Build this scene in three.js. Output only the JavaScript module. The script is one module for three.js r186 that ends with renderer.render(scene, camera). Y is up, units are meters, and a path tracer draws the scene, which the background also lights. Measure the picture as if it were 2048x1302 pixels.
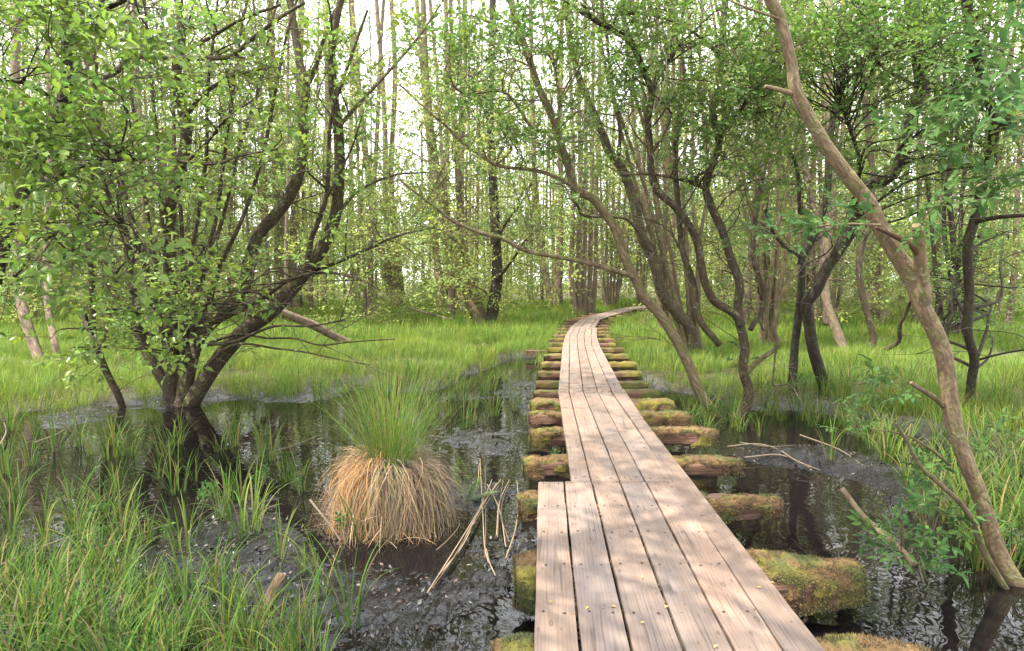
import * as THREE from 'three';
import { ImprovedNoise } from 'three/addons/math/ImprovedNoise.js';
import { mergeGeometries, mergeVertices } from 'three/addons/utils/BufferGeometryUtils.js';

// ------------------------------------------------------------------ camera, sky, sun, exposure
const PW = 2048, PH = 1302, FOCAL = 1224, PITCH = 4.25 * Math.PI / 180, EYE = 1.85;
const scene = new THREE.Scene();
const camera = new THREE.PerspectiveCamera(2 * Math.atan(PH / 2 / FOCAL) * 180 / Math.PI, PW / PH, 0.05, 600);
camera.position.set(0, EYE, 0);
camera.rotation.set(-PITCH, 0, 0);
const renderer = new THREE.WebGLRenderer({ antialias: true });
renderer.setSize(1024, 651);
renderer.toneMapping = THREE.LinearToneMapping;
renderer.toneMappingExposure = 2.95;
renderer.shadowMap.enabled = true;
const SUN_DIR = new THREE.Vector3(-0.5, 1.0, 0.22).normalize();
{
  const w = 256, h = 128, data = new Float32Array(w * h * 4), d = new THREE.Vector3();
  const pn = new ImprovedNoise();
  for (let y = 0; y < h; y++) for (let x = 0; x < w; x++) {
    const el = ((y + 0.5) / h - 0.5) * Math.PI, az = ((x + 0.5) / w - 0.5) * 2 * Math.PI;
    d.set(Math.cos(el) * Math.cos(az), Math.sin(el), Math.cos(el) * Math.sin(az));
    const c = 0.5 + 0.5 * pn.noise(d.x * 2.2, d.y * 5, d.z * 2.2) + 0.25 * pn.noise(d.x * 6, d.y * 11, d.z * 6);
    const v = 1.32 + 0.2 * c + 0.4 * Math.pow(Math.max(0, d.dot(SUN_DIR)), 6), up = Math.max(0, d.y);
    const o = (y * w + x) * 4;
    data[o] = v * (1.0 - 0.06 * up); data[o + 1] = v * (1.0 - 0.02 * up); data[o + 2] = v * 1.04; data[o + 3] = 1;
  }
  const sky = new THREE.DataTexture(data, w, h, THREE.RGBAFormat, THREE.FloatType);
  sky.mapping = THREE.EquirectangularReflectionMapping; sky.magFilter = THREE.LinearFilter; sky.needsUpdate = true;
  scene.background = sky; scene.environment = sky;
}
const sun = new THREE.DirectionalLight(new THREE.Color(1.0, 0.93, 0.78), 5.0);
sun.position.copy(SUN_DIR).multiplyScalar(60); sun.castShadow = true; sun.shadow.radius = 1.7;
Object.assign(sun.shadow.camera, { left: -45, right: 45, top: 45, bottom: -45, near: 1, far: 160 });
sun.shadow.mapSize.set(4096, 4096);
scene.add(sun);

// ------------------------------------------------------------------ helpers
let seed = 7;
const rnd = () => { seed = (seed + 0x6d2b79f5) | 0; let t = Math.imul(seed ^ (seed >>> 15), 1 | seed); t = (t + Math.imul(t ^ (t >>> 7), 61 | t)) ^ t; return ((t ^ (t >>> 14)) >>> 0) / 4294967296; };
const reseed = (s) => { seed = s * 7919 + 13; };
const R = (a, b) => a + (b - a) * rnd();
const pick = (a) => a[Math.floor(rnd() * a.length)];
const gauss = () => (rnd() + rnd() + rnd() + rnd() - 2) * 1.0;
const V = (x, y, z) => new THREE.Vector3(x, y, z);
const clamp = THREE.MathUtils.clamp, lerp = THREE.MathUtils.lerp;
const smooth = (a, b, x) => { const t = clamp((x - a) / (b - a), 0, 1); return t * t * (3 - 2 * t); };
const PN = new ImprovedNoise();
const N3 = (x, y, z) => PN.noise(x, y, z);
const fbm = (x, y, z = 0, o = 4) => { let s = 0, a = 1, f = 1; for (let i = 0; i < o; i++) { s += a * PN.noise(x * f + i * 17.3, y * f + i * 9.1, z * f + 3.7 * i); a *= 0.5; f *= 2.03; } return s; };
const cT = Math.cos(PITCH), sT = Math.sin(PITCH);
function at(px, py, d) {                    // the point d metres ahead that the photograph shows at px, py
  const a = (px - PW / 2) / FOCAL, b = -(py - PH / 2) / FOCAL, y = b * cT - sT, z = b * sT + cT;
  return V(a * d / z, EYE + y * d / z, -d);
}
function ground(px, py, h = 0) {            // the point at height h there
  const b = -(py - PH / 2) / FOCAL, y = b * cT - sT, z = b * sT + cT;
  return at(px, py, (h - EYE) / y * z);
}
const used = new Map();
function numbered(n) { const k = used.get(n) ?? 0; used.set(n, k + 1); return k ? n + '_' + String(k).padStart(3, '0') : n; }
function tag(o, label, category, group, kind) { if (label) o.userData.label = label; if (category) o.userData.category = category; if (group) o.userData.group = group; if (kind) o.userData.kind = kind; return o; }
function shade(o) { o.castShadow = true; o.receiveShadow = true; return o; }
function mesh(name, geo, mat, parent = scene) { const m = shade(new THREE.Mesh(geo, mat)); m.name = parent === scene ? numbered(name) : name; parent.add(m); return m; }
function thing(name, pos, label, category, group) { const g = new THREE.Group(); g.name = numbered(name); g.position.copy(pos); scene.add(g); return tag(g, label, category, group); }
function copyOf(o, pos, ry, scale, label) { const c = o.clone(); c.name = numbered(o.name.replace(/_\d{3}$/, '')); c.position.copy(pos); c.rotation.y = ry; if (scale) c.scale.setScalar(scale); if (label) { c.userData = { ...o.userData, label }; } else c.userData = { ...o.userData }; scene.add(c); return c; }
function instanced(name, geo, mat, mats, parent, cols) {
  const m = shade(new THREE.InstancedMesh(geo, mat, mats.length));
  mats.forEach((x, i) => m.setMatrixAt(i, x));
  if (cols) cols.forEach((c, i) => m.setColorAt(i, c));
  m.name = parent === scene ? numbered(name) : name; m.userData.kind = 'stuff'; parent.add(m); return m;
}
class MB {                                   // collects ribbons, tubes and discs into one geometry
  constructor() { this.p = []; this.u = []; this.c = []; this.i = []; this.col = [1, 1, 1]; }
  v(x, y, z, u = 0, w = 0, c = this.col) { this.p.push(x, y, z); this.u.push(u, w); this.c.push(c[0], c[1], c[2]); return this.p.length / 3 - 1; }
  tri(a, b, c) { this.i.push(a, b, c); }
  quad(a, b, c, d) { this.i.push(a, b, c, a, c, d); }
  geo(flat) {
    const g = new THREE.BufferGeometry();
    g.setAttribute('position', new THREE.Float32BufferAttribute(this.p, 3)); g.setAttribute('uv', new THREE.Float32BufferAttribute(this.u, 2)); g.setAttribute('color', new THREE.Float32BufferAttribute(this.c, 3));
    g.setIndex(this.i); g.computeVertexNormals(); return g;
  }
}
const _t = V(), _n = V(), _b = V(), _q = V();
function tube(b, pts, rad, seg = 8, { rough = 0, vs = 1, cap = true, off = 0 } = {}) {   // pts Vector3[], rad number[]
  let prev = null, len = 0; const rows = [];
  const nrm = V(), bin = V();
  for (let i = 0; i < pts.length; i++) {
    _t.copy(pts[Math.min(i + 1, pts.length - 1)]).sub(pts[Math.max(i - 1, 0)]).normalize();
    if (!prev) { nrm.set(Math.abs(_t.x) > 0.8 ? 0 : 1, Math.abs(_t.x) > 0.8 ? 1 : 0, 0); }
    nrm.addScaledVector(_t, -nrm.dot(_t)).normalize(); bin.crossVectors(_t, nrm);
    if (prev) len += prev.distanceTo(pts[i]);
    prev = pts[i]; const row = [];
    for (let j = 0; j <= seg; j++) {
      const a = j % seg / seg * 2 * Math.PI, ca = Math.cos(a), sa = Math.sin(a);
      let r = rad[i];
      if (rough) r *= 1 + rough * (N3(ca * 1.7 + off, sa * 1.7, len * 1.3 / 0.25 * 0.4 + off) + 0.6 * N3(ca * 3 + off, sa * 3 + 4, len * 7 + off));
      row.push(b.v(pts[i].x + (nrm.x * ca + bin.x * sa) * r, pts[i].y + (nrm.y * ca + bin.y * sa) * r, pts[i].z + (nrm.z * ca + bin.z * sa) * r, j / seg * Math.max(0.12, 2 * Math.PI * Math.max(...[rad[0]])) * 1.0, len * vs + off));
    }
    rows.push(row);
  }
  for (let i = 0; i + 1 < rows.length; i++) for (let j = 0; j < seg; j++) b.quad(rows[i][j], rows[i][j + 1], rows[i + 1][j + 1], rows[i + 1][j]);
  if (cap) for (const [row, k, f] of [[rows[0], 0, 1], [rows[rows.length - 1], pts.length - 1, 0]]) {
    const c = b.v(pts[k].x, pts[k].y, pts[k].z, 0.03, len + off);
    for (let j = 0; j < seg; j++) f ? b.tri(c, row[j + 1], row[j]) : b.tri(c, row[j], row[j + 1]);
  }
}
function blade(b, x, y, z, az, lean, len, w, droop, seg, col) {   // a grass blade that rises, leans to az and droops
  const dx = Math.cos(az), dz = Math.sin(az), sx = -dz, sz = dx; let px = x, py = y, pz = z, ang = lean; const st = len / seg;
  b.col = col; let L = b.v(px - sx * w / 2, py, pz - sz * w / 2), Rr = b.v(px + sx * w / 2, py, pz + sz * w / 2);
  for (let k = 1; k <= seg; k++) {
    px += dx * Math.sin(ang) * st; pz += dz * Math.sin(ang) * st; py += Math.cos(ang) * st; ang += droop / seg * (0.5 + k / seg);
    if (k === seg) { const t = b.v(px, py, pz); b.tri(L, Rr, t); }
    else { const ww = w * (k / seg < 0.5 ? 1 : 1.6 * (1 - k / seg) + 0.2) / 2, l = b.v(px - sx * ww, py, pz - sz * ww), r = b.v(px + sx * ww, py, pz + sz * ww); b.quad(L, Rr, r, l); L = l; Rr = r; }
  }
}
const jit = (c, s) => { const k = 1 + R(-s, s), h = R(-s, s) * 0.4; return [c[0] * k * (1 + h), c[1] * k, c[2] * k * (1 - h)]; };

// ------------------------------------------------------------------ textures
function dataTex(w, h, fn, srgb) {
  const d = new Uint8Array(w * h * 4);
  for (let y = 0; y < h; y++) for (let x = 0; x < w; x++) { const c = fn(x / w, y / h, x, y), o = (y * w + x) * 4; if (c.length) { d[o] = clamp(c[0], 0, 1) * 255; d[o + 1] = clamp(c[1], 0, 1) * 255; d[o + 2] = clamp(c[2], 0, 1) * 255; } else d[o] = d[o + 1] = d[o + 2] = clamp(c, 0, 1) * 255; d[o + 3] = 255; }
  const t = new THREE.DataTexture(d, w, h, THREE.RGBAFormat); t.wrapS = t.wrapT = THREE.RepeatWrapping; t.magFilter = THREE.LinearFilter; if (srgb) t.colorSpace = THREE.SRGBColorSpace; t.needsUpdate = true; return t;
}
const s2 = (l) => l <= 0.0031308 ? l * 12.92 : 1.055 * Math.pow(l, 1 / 2.4) - 0.055;
const tp = (u, v, f, o = 0) => { const a = u * 2 * Math.PI, c = v * 2 * Math.PI, k = f / (2 * Math.PI); return N3(Math.cos(a) * k + o, Math.sin(a) * k + Math.cos(c) * k, Math.sin(c) * k + o * 1.7); };   // tiles
// plank wood: u covers 1 m across, v covers 4 m along
const knots = []; reseed(3); for (let i = 0; i < 34; i++) knots.push([rnd(), rnd(), R(0.006, 0.013)]);
const woodH = new Float32Array(512 * 1024);
const woodMap = dataTex(512, 1024, (u, v, x, y) => {
  let warp = 0.05 * N3(u * 5, v * 3.0, 1) + 0.012 * N3(u * 18, v * 12, 4), kd = 0;
  for (const k of knots) { const du = u - k[0], dv = (v - k[1]) * 4, q = Math.hypot(du, dv * 0.45) / k[2]; if (q < 7) { warp += Math.sign(du || 1) * 0.016 * Math.exp(-q * 0.7); if (q < 1.15) kd = Math.max(kd, smooth(1.15, 0.7, q) * (0.55 + 0.45 * Math.cos(q * 9))); } }
  const g = u + warp, ring = Math.pow(0.5 + 0.5 * Math.sin(g * 330 + 4 * N3(g * 9, v * 1.5, 2)), 2.2), fine = N3(u * 160, v * 22, 7), streak = N3(u * 34, v * 2.4, 9), blot = fbm(u * 6, v * 9, 5, 4);
  const crack = smooth(0.60, 0.70, Math.abs(1 - Math.abs(N3(u * 22 + 3 * warp, v * 1.3, 21)) * 2.4) * 0.72 + 0.08 * N3(u * 9, v * 30, 3)) * smooth(0.05, 0.3, N3(u * 6, v * 5, 31));
  let l = 0.135 * (1 - 0.16 * ring + 0.10 * fine + 0.10 * streak + 0.24 * blot); const grey = smooth(-0.3, 0.5, fbm(u * 4, v * 5, 15, 3));
  l *= (1 - 0.55 * kd) * (1 - 0.4 * crack);
  const spot = smooth(0.50, 0.62, N3(u * 38, v * 70, 44)); l *= 1 - 0.35 * spot;
  woodH[y * 512 + x] = clamp(0.75 - 0.35 * ring - 0.6 * crack + 0.15 * fine - 0.2 * kd, 0, 1);
  return [s2(l * lerp(1.28, 1.18, grey)), s2(l * lerp(0.88, 0.88, grey)), s2(l * lerp(0.66, 0.73, grey))];
}, true);
const woodBump = dataTex(512, 1024, (u, v, x, y) => woodH[y * 512 + x]);
// bark: u about 0.6 m, v about 1.2 m
const barkTex = (base, green, lich, f, sc, lf = 30) => dataTex(256, 512, (u, v) => {
  const fis = Math.abs(tp(u, v * 0.5, f, sc)) * 1.6 + 0.5 * tp(u * 2, v, 14, sc + 3), pa = tp(u, v, f > 20 ? 14 : 7, sc + 8) + 0.6 * tp(u, v, 17, sc + 5), sp = tp(u, v, 46, sc + 2);
  const l = (0.72 + 0.5 * fis + 0.35 * sp * 0.6), m = smooth(-0.05, 0.45, pa), li = smooth(0.42, 0.52, tp(u, v, lf, sc + 6) + 0.3 * pa) * lich;
  return [0, 1, 2].map((i) => s2(lerp(lerp(base[i], green[i], m) * l, [0.30, 0.31, 0.25][i], li)));
}, true);
const barkBump = dataTex(256, 512, (u, v) => 0.5 + 0.5 * (Math.abs(tp(u, v * 0.5, 13, 2)) * 1.3 + 0.5 * tp(u, v, 40, 5)));
const mossBump = dataTex(256, 256, (u, v) => 0.5 + 0.5 * tp(u, v, 40, 1) + 0.3 * tp(u, v, 90, 4));
const mudBump = dataTex(512, 512, (u, v) => 0.5 + 0.42 * tp(u, v, 40, 2) + 0.34 * tp(u, v, 95, 6) + 0.2 * tp(u, v, 20, 7));
const rippleBump = dataTex(256, 256, (u, v) => 0.5 + 0.5 * tp(u, v, 9, 3) + 0.3 * tp(u, v, 22, 1));
const soilMap = dataTex(256, 256, (u, v) => { const a = 0.5 + 0.6 * tp(u, v, 12, 2) + 0.4 * tp(u, v, 45, 9); return [s2(0.10 * (0.5 + a)), s2(0.085 * (0.5 + a)), s2(0.045 * (0.5 + a))]; }, true);

// ------------------------------------------------------------------ materials
const std = (o) => new THREE.MeshStandardMaterial(o), phy = (o) => new THREE.MeshPhysicalMaterial({ side: THREE.DoubleSide, ...o });
const lin = (r, g, b) => new THREE.Color().setRGB(r, g, b);
const M = {};
M.wood = std({ map: woodMap, bumpMap: woodBump, bumpScale: 0.0016, roughness: 0.72, vertexColors: true });
const bark = (name, tex, bump = 0.008) => (M[name] = new THREE.MeshPhysicalMaterial({ specularIntensity: 0.35, map: tex, bumpMap: barkBump, bumpScale: bump, roughness: 0.9 }));
bark('willowBark', barkTex([0.05, 0.037, 0.024], [0.054, 0.054, 0.018], 0.25, 16, 1));
bark('oliveBark', barkTex([0.115, 0.085, 0.05], [0.10, 0.098, 0.034], 0.15, 13, 4));
bark('paleBark', barkTex([0.165, 0.117, 0.072], [0.145, 0.122, 0.05], 0.4, 26, 7, 64), 0.005);
bark('darkBark', barkTex([0.036, 0.028, 0.021], [0.034, 0.034, 0.016], 0.1, 16, 11));
bark('alderBark', barkTex([0.15, 0.105, 0.08], [0.115, 0.105, 0.05], 0.2, 14, 15));
M.twig = std({ color: lin(0.06, 0.048, 0.025), roughness: 0.85 });
M.deadStick = std({ color: lin(0.10, 0.075, 0.055), roughness: 0.85 });
M.leaf = phy({ color: 0xffffff, vertexColors: true, roughness: 1, specularIntensity: 0.2, transmission: 0.5, clearcoat: 0.6, clearcoatRoughness: 0.2 });
M.softLeaf = phy({ color: 0xffffff, vertexColors: true, roughness: 1, specularIntensity: 0.2, transmission: 0.45, clearcoat: 0.05, clearcoatRoughness: 0.4 });
M.farLeaf = phy({ color: 0xffffff, vertexColors: true, roughness: 1, specularIntensity: 0.1, transmission: 0.55 });
M.grass = phy({ color: 0xffffff, vertexColors: true, roughness: 1, specularIntensity: 0.15, transmission: 0.4, clearcoat: 0.06, clearcoatRoughness: 0.4 });
M.straw = phy({ color: 0xffffff, vertexColors: true, roughness: 1, transmission: 0.15 });
M.moss = std({ vertexColors: true, bumpMap: mossBump, bumpScale: 0.008, roughness: 1 });
M.mossBlade = phy({ vertexColors: true, roughness: 1, transmission: 0.3 });
M.sleeper = std({ map: woodMap, bumpMap: woodBump, bumpScale: 0.006, roughness: 0.85, color: lin(0.62, 0.44, 0.33) });
M.mud = std({ vertexColors: true, bumpMap: mudBump, bumpScale: 0.0035, roughness: 0.06 });
M.soil = std({ map: soilMap, roughness: 1 });
M.water = new THREE.MeshPhysicalMaterial({ color: lin(0.006, 0.005, 0.005), roughness: 0.015, ior: 1.4, bumpMap: rippleBump, bumpScale: 0.0010 });
M.litter = std({ vertexColors: true, roughness: 0.5 });
M.dryLitter = std({ vertexColors: true, roughness: 0.9 });
M.nail = std({ color: lin(0.05, 0.04, 0.035), roughness: 0.6, metalness: 0.6 });
M.peeled = std({ color: lin(0.42, 0.27, 0.13), map: woodMap, roughness: 0.75 });

// ------------------------------------------------------------------ ground, mud, water
const bumps = [];   // [x, z, radius, height]
const bumpAt = (px, py, r, h) => { const p = ground(px, py, 0); bumps.push([p.x, p.z, r, h]); };
bumpAt(620, 1180, 0.75, 0.055); bumpAt(420, 1130, 0.8, 0.06); bumpAt(150, 1230, 0.8, 0.07); bumpAt(960, 1000, 0.6, 0.05); bumpAt(950, 880, 0.9, 0.055); bumpAt(1000, 780, 1.4, 0.05); bumpAt(800, 1010, 0.5, 0.06); bumpAt(520, 1000, 0.6, 0.05);
bumpAt(900, 1230, 0.5, 0.035); bumpAt(1000, 1150, 0.5, 0.03); bumpAt(80, 1060, 0.5, 0.045); bumpAt(560, 790, 1.3, 0.05); bumpAt(210, 835, 0.8, 0.05); bumpAt(360, 800, 0.9, 0.06);
bumpAt(1520, 905, 0.5, 0.085); bumpAt(1640, 915, 0.55, 0.085); bumpAt(1770, 945, 0.55, 0.09); bumpAt(1860, 1000, 0.55, 0.06); bumpAt(1700, 1010, 0.35, 0.02); bumpAt(1300, 740, 1.0, 0.05);
bumpAt(330, 880, 1.2, -0.09); bumpAt(560, 850, 1.3, -0.09); bumpAt(120, 960, 1.0, -0.05); bumpAt(280, 980, 0.7, -0.05); bumpAt(700, 1070, 0.45, -0.03); bumpAt(1000, 1260, 0.3, -0.05);
bumpAt(1560, 990, 0.7, -0.14); bumpAt(1650, 1090, 0.7, -0.12); bumpAt(1800, 1230, 0.8, -0.10); bumpAt(1500, 1000, 0.6, -0.1); bumpAt(1560, 850, 0.9, -0.1); bumpAt(1980, 1200, 0.6, -0.05);
const meadowEdge = (x) => x < 0.6 ? lerp(8.7, 10.6, smooth(-7.5, -3.5, x)) + 4.6 * smooth(-1.6, 0.4, x) : lerp(13, 8.8, smooth(1.4, 3.8, x)) - 3.0 * smooth(4.2, 5.6, x) - 2.2 * smooth(5.2, 7.5, x);
function meadow(x, z) { return smooth(-0.6, 0.9, -z - meadowEdge(x) + 0.4 + 1.1 * N3(x * 0.7, z * 0.7, 5)); }
function height(x, z) {
  let h = -0.045 + 0.045 * fbm(x * 1.1, z * 1.1, 2, 3);
  for (const b of bumps) { const q = ((x - b[0]) ** 2 + (z - b[1]) ** 2) / (b[2] * b[2]); if (q < 6) h += b[3] * Math.exp(-q * 1.2); }
  const m = meadow(x, z);
  return lerp(h, 0.13 + 0.05 * N3(x * 0.5, z * 0.5, 8), m) + 0.25 * smooth(25, 60, -z) * N3(x * 0.08, z * 0.08, 1);
}
{
  // the big sheet: coarse far off, dipping under the mud close by
  const b = new MB(), xs = [], zs = [];
  for (let i = 0; i <= 90; i++) { const t = i / 45 - 1; xs.push(Math.sign(t) * (14 * Math.abs(t) + 236 * Math.abs(t) ** 4)); }
  for (let i = 0; i <= 100; i++) { const t = i / 100; zs.push(14 - 32 * t - 232 * t ** 4); }
  for (const z of zs) for (const x of xs) { const near = smooth(-9.2, -8.4, x) * smooth(9.2, 8.4, x) * smooth(-17, -16.2, z) * smooth(1.6, 1.0, z); b.v(x, height(x, z) - 0.25 * near, z, x / 1.3, z / 1.3); }
  for (let j = 0; j < zs.length - 1; j++) for (let i = 0; i < xs.length - 1; i++) { const a = j * xs.length + i; b.quad(a, a + 1, a + xs.length + 1, a + xs.length); }
  tag(mesh('ground', b.geo(), M.soil), 'brown marsh soil under the trees and tall grass', 'ground', null, 'structure');
}
{
  const b = new MB(), nx = 560, nz = 560, rowAt = (t) => 1.5 - 18.5 * (0.28 * t + 0.72 * t * t);
  for (let j = 0; j <= nz; j++) { const z = rowAt(j / nz), sc = -9 + 0; for (let i = 0; i <= nx; i++) {
    const s = i / nx * 2 - 1, x = 9 * (0.42 * s + 0.58 * s * s * s); let h = height(x, z); const m = meadow(x, z);
    const lump = fbm(x * 9, z * 9, 3, 3) * 0.022 + Math.abs(N3(x * 18, z * 18, 9)) * 0.02 + N3(x * 40, z * 40, 4) * 0.014 + N3(x * 66, z * 66, 6) * 0.009;
    h += lump * (1 - 0.5 * m) * smooth(-0.07, -0.01, h);
    const wet = clamp(0.5 + fbm(x * 3, z * 3, 7, 3), 0, 1), g = lerp(0.004, 0.010, wet);
    b.v(x, h, z, x / 0.5, z / 0.5, [lerp(g * 1.15, 0.034 * (0.6 + wet), m), lerp(g * 0.98, 0.026 * (0.6 + wet), m), lerp(g * 1.08, 0.016 * (0.6 + wet), m)]);
  } }
  for (let j = 0; j < nz; j++) for (let i = 0; i < nx; i++) { const a = j * (nx + 1) + i; b.quad(a, a + 1, a + nx + 2, a + nx + 1); }
  tag(mesh('mud', b.geo(), M.mud), 'black wet marsh mud around the boardwalk', 'mud', null, 'structure');
  const w = new THREE.PlaneGeometry(22, 22, 1, 1); w.rotateX(-Math.PI / 2); w.translate(0, 0, -7);
  const uv = w.attributes.uv; for (let i = 0; i < uv.count; i++) uv.setXY(i, uv.getX(i) * 22 / 1.1, uv.getY(i) * 22 / 1.1);
  tag(mesh('water', w, M.water), 'dark still bog water mirroring trunks and sky', 'water', null, 'structure');
}
{ // wet leaf and bark scraps on the mud, dry litter at the meadow edge
  reseed(11);
  const b = new MB(); b.col = [1, 1, 1]; b.v(0, 0, 0); b.v(0.4, 0.12, 0.3); b.v(1, 0.05, 0); b.v(0.5, 0.02, -0.32); b.v(0.6, 0.2, 0); b.tri(0, 1, 4); b.tri(1, 2, 4); b.tri(2, 3, 4); b.tri(3, 0, 4);
  const g = b.geo(), ms = [], cs = [], md = [], cd = [], o = new THREE.Object3D();
  for (let i = 0; i < 26000; i++) {
    const d = 2 + 9 * rnd() ** 1.4, x = R(-0.9, 0.9) * d * 0.9 + (rnd() < 0.5 ? R(-1, 1) : 0), z = -d, h = height(x, z); if (h < -0.012 || Math.abs(x) > 8.5) continue;
    const m = meadow(x, z); if (m > 0.95 && rnd() < 0.6) continue;
    o.position.set(x, h + 0.012, z); o.rotation.set(R(-0.6, 0.6), R(0, 6.3), R(-0.6, 0.6)); const s = R(0.012, 0.045); o.scale.set(s, s * R(0.3, 1), s * R(0.3, 1)); o.updateMatrix();
    if (m > 0.35) { md.push(o.matrix.clone()); const k = R(0.5, 1.4); cd.push(lin(0.15 * k, 0.10 * k, 0.065 * k)); } else { ms.push(o.matrix.clone()); const k = R(0.4, 1.6); cs.push(rnd() < 0.12 ? lin(0.07 * k, 0.04 * k, 0.026 * k) : lin(0.014 * k, 0.012 * k, 0.013 * k)); }
  }
  tag(instanced('leaf_litter', g, M.litter, ms, scene, cs), 'black wet leaf scraps scattered over the mud', 'litter');
  tag(instanced('leaf_litter', g, M.dryLitter, md, scene, cd), 'dry brown leaf scraps along the meadow edge', 'litter');
}

// ------------------------------------------------------------------ boardwalk
const DECK = 0.36, TH = 0.045;
const walk = thing('boardwalk', V(0.9, 0, -2.2), 'narrow winding boardwalk of weathered planks on mossy railway sleepers', 'boardwalk');
const WO = walk.position;
reseed(21);
let plankNo = 0;
function plank(c, nailRows = []) {           // c: four pixel corners near-left, near-right, far-right, far-left on the deck plane
  const lift = R(-0.003, 0.004), P = c.map(([x, y]) => ground(x, y, DECK)), b = new MB(), off = [rnd(), rnd()], k = R(0.86, 1.12), hue = R(-0.05, 0.05);
  const len = P[0].distanceTo(P[3]), nl = Math.max(3, Math.min(40, Math.round(len / 0.07))), wid = P[0].distanceTo(P[1]), gap = Math.min(0.009, wid * 0.03), prof = [[0, -TH], [0, -0.008], [0.006, -0.0015], [0.02, 0], [0.5, 0], [0.98, 0], [0.994, -0.0015], [1, -0.008], [1, -TH]];
  b.col = [k * (1 + hue), k, k * (1 - hue)]; const cup = R(-0.003, 0.003), ph = R(0, 99);
  const rows = [];
  for (let i = 0; i <= nl; i++) {
    const t = clamp(i / nl, 0.0015, 0.9985), A = P[0].clone().lerp(P[3], t), B = P[1].clone().lerp(P[2], t), w = A.distanceTo(B), ed = [0.004 * fbm(t * len * 2.2, ph, 0, 3), 0.004 * fbm(t * len * 2.2, ph + 9, 0, 3)], row = [];
    const sag = 0.003 * N3(t * len * 0.8, ph, 3);
    for (const [s, y] of prof) { const ss = lerp((gap + ed[0]) / w, 1 - (gap + ed[1]) / w, s), q = A.clone().lerp(B, ss); row.push(b.v(q.x - WO.x, DECK + y + lift + sag + cup * (4 * (s - 0.5) ** 2), q.z - WO.z, (s * wid + off[0]), (t * len / 4 + off[1]))); }
    rows.push(row);
  }
  for (let i = 0; i < nl; i++) for (let j = 0; j < prof.length - 1; j++) b.quad(rows[i][j], rows[i][j + 1], rows[i + 1][j + 1], rows[i + 1][j]);
  for (const [r, f] of [[rows[0], 0], [rows[nl], 1]]) for (let j = 1; j < prof.length - 1; j++) f ? b.tri(r[0], r[j], r[j + 1]) : b.tri(r[0], r[j + 1], r[j]);
  const m = mesh('plank', b.geo(), M.wood, walk); plankNo++;
  if (nailRows.length) {
    const nb = new MB();
    for (const t of nailRows) for (const s of [0.25, 0.75]) { const tt = clamp(t + R(-0.006, 0.006), 0.012, 0.988), A = P[0].clone().lerp(P[3], tt), B = P[1].clone().lerp(P[2], tt), q = A.lerp(B, s + R(-0.04, 0.04)); const c0 = nb.v(q.x - WO.x, DECK + lift + 0.0035, q.z - WO.z), ring = []; for (let j = 0; j < 7; j++) ring.push(nb.v(q.x - WO.x + 0.0075 * Math.cos(j * 0.898), DECK + lift + 0.002, q.z - WO.z - 0.0075 * Math.sin(j * 0.898))); for (let j = 0; j < 7; j++) nb.tri(c0, ring[j], ring[(j + 1) % 7]); }
    const n = mesh('nail', nb.geo(), M.nail, m); n.userData.kind = 'stuff';
  }
}
function section(yN, xN, yF, xF, nails) { for (let k = 0; k + 1 < xN.length; k++) plank([[xN[k], yN], [xN[k + 1], yN], [xF[k + 1], yF], [xF[k], yF]], nails); }
// near section: five boards run on past the picture, each traced edge drawn out behind the camera's foot
{
  const far = [1075, 1128, 1184, 1240, 1292, 1349], near = [1065, 1161, 1264, 1370, 1469, 1569];
  const ex = far.map((x, k) => near[k] + (near[k] - x) / (1302 - 963) * 130);
  section(1432, ex, 963, far, [0.02, 0.27, 0.46, 0.63, 0.8, 0.985]);
  // the long right hand board, from below the frame to its joint beside the bend
  plank([[1569 + (1569 - 1349) / 339 * 130, 1432], [1656 + (1656 - 1398) / 339 * 130, 1432], [1398, 963], [1349, 963]].map((c, i) => i < 2 ? c : i === 2 ? [1288, 838] : [1262, 838]), [0.03, 0.4, 0.7, 0.98]);
}
section(962, [1142, 1182, 1240, 1290, 1349], 783, [1116, 1138, 1166.5, 1195, 1223], [0.02, 0.25, 0.5, 0.75, 0.98]);
plank([[1261.5, 837.3], [1287.5, 837.3], [1248, 778], [1223, 783]], [0.03, 0.97]);
section(782.3, [1116, 1138, 1166.5, 1195, 1223, 1248], 692, [1125, 1139, 1155, 1170, 1184, 1200], []);
section(691.6, [1125, 1139, 1155, 1170, 1184, 1200], 672, [1130, 1140, 1154, 1168, 1182, 1194], []);
section(671.7, [1130, 1140, 1154, 1168, 1182, 1194], 655, [1141, 1149.5, 1161, 1173, 1184, 1194], []);
section(654.7, [1139, 1149, 1160, 1170, 1180, 1190], 639, [1160, 1168, 1176, 1184, 1192, 1200], []);
{
  const L = [[1160, 638.8], [1187, 630.2], [1219, 621.8], [1246, 615.6], [1273, 612], [1310, 608.5]], Rt = [[1200, 638.8], [1221, 631.5], [1248, 624.2], [1275, 617], [1312, 612]];
  const seg = (t, A) => { const s = t * (A.length - 1), i = Math.min(A.length - 2, Math.floor(s)), f = s - i; return [lerp(A[i][0], A[i + 1][0], f), lerp(A[i][1], A[i + 1][1], f)]; };
  for (let j = 0; j < 4; j++) for (let k = 0; k < 5; k++) {
    const mix = (t, s) => { const a = seg(t, L), b = seg(t, Rt); return [lerp(a[0], b[0], s), lerp(a[1], b[1], s)]; };
    const t0 = j / 4 + 0.0015, t1 = (j + 1) / 4 - 0.0015; plank([mix(t0, k / 5), mix(t0, (k + 1) / 5), mix(t1, (k + 1) / 5), mix(t1, k / 5)]);
  }
}
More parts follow.
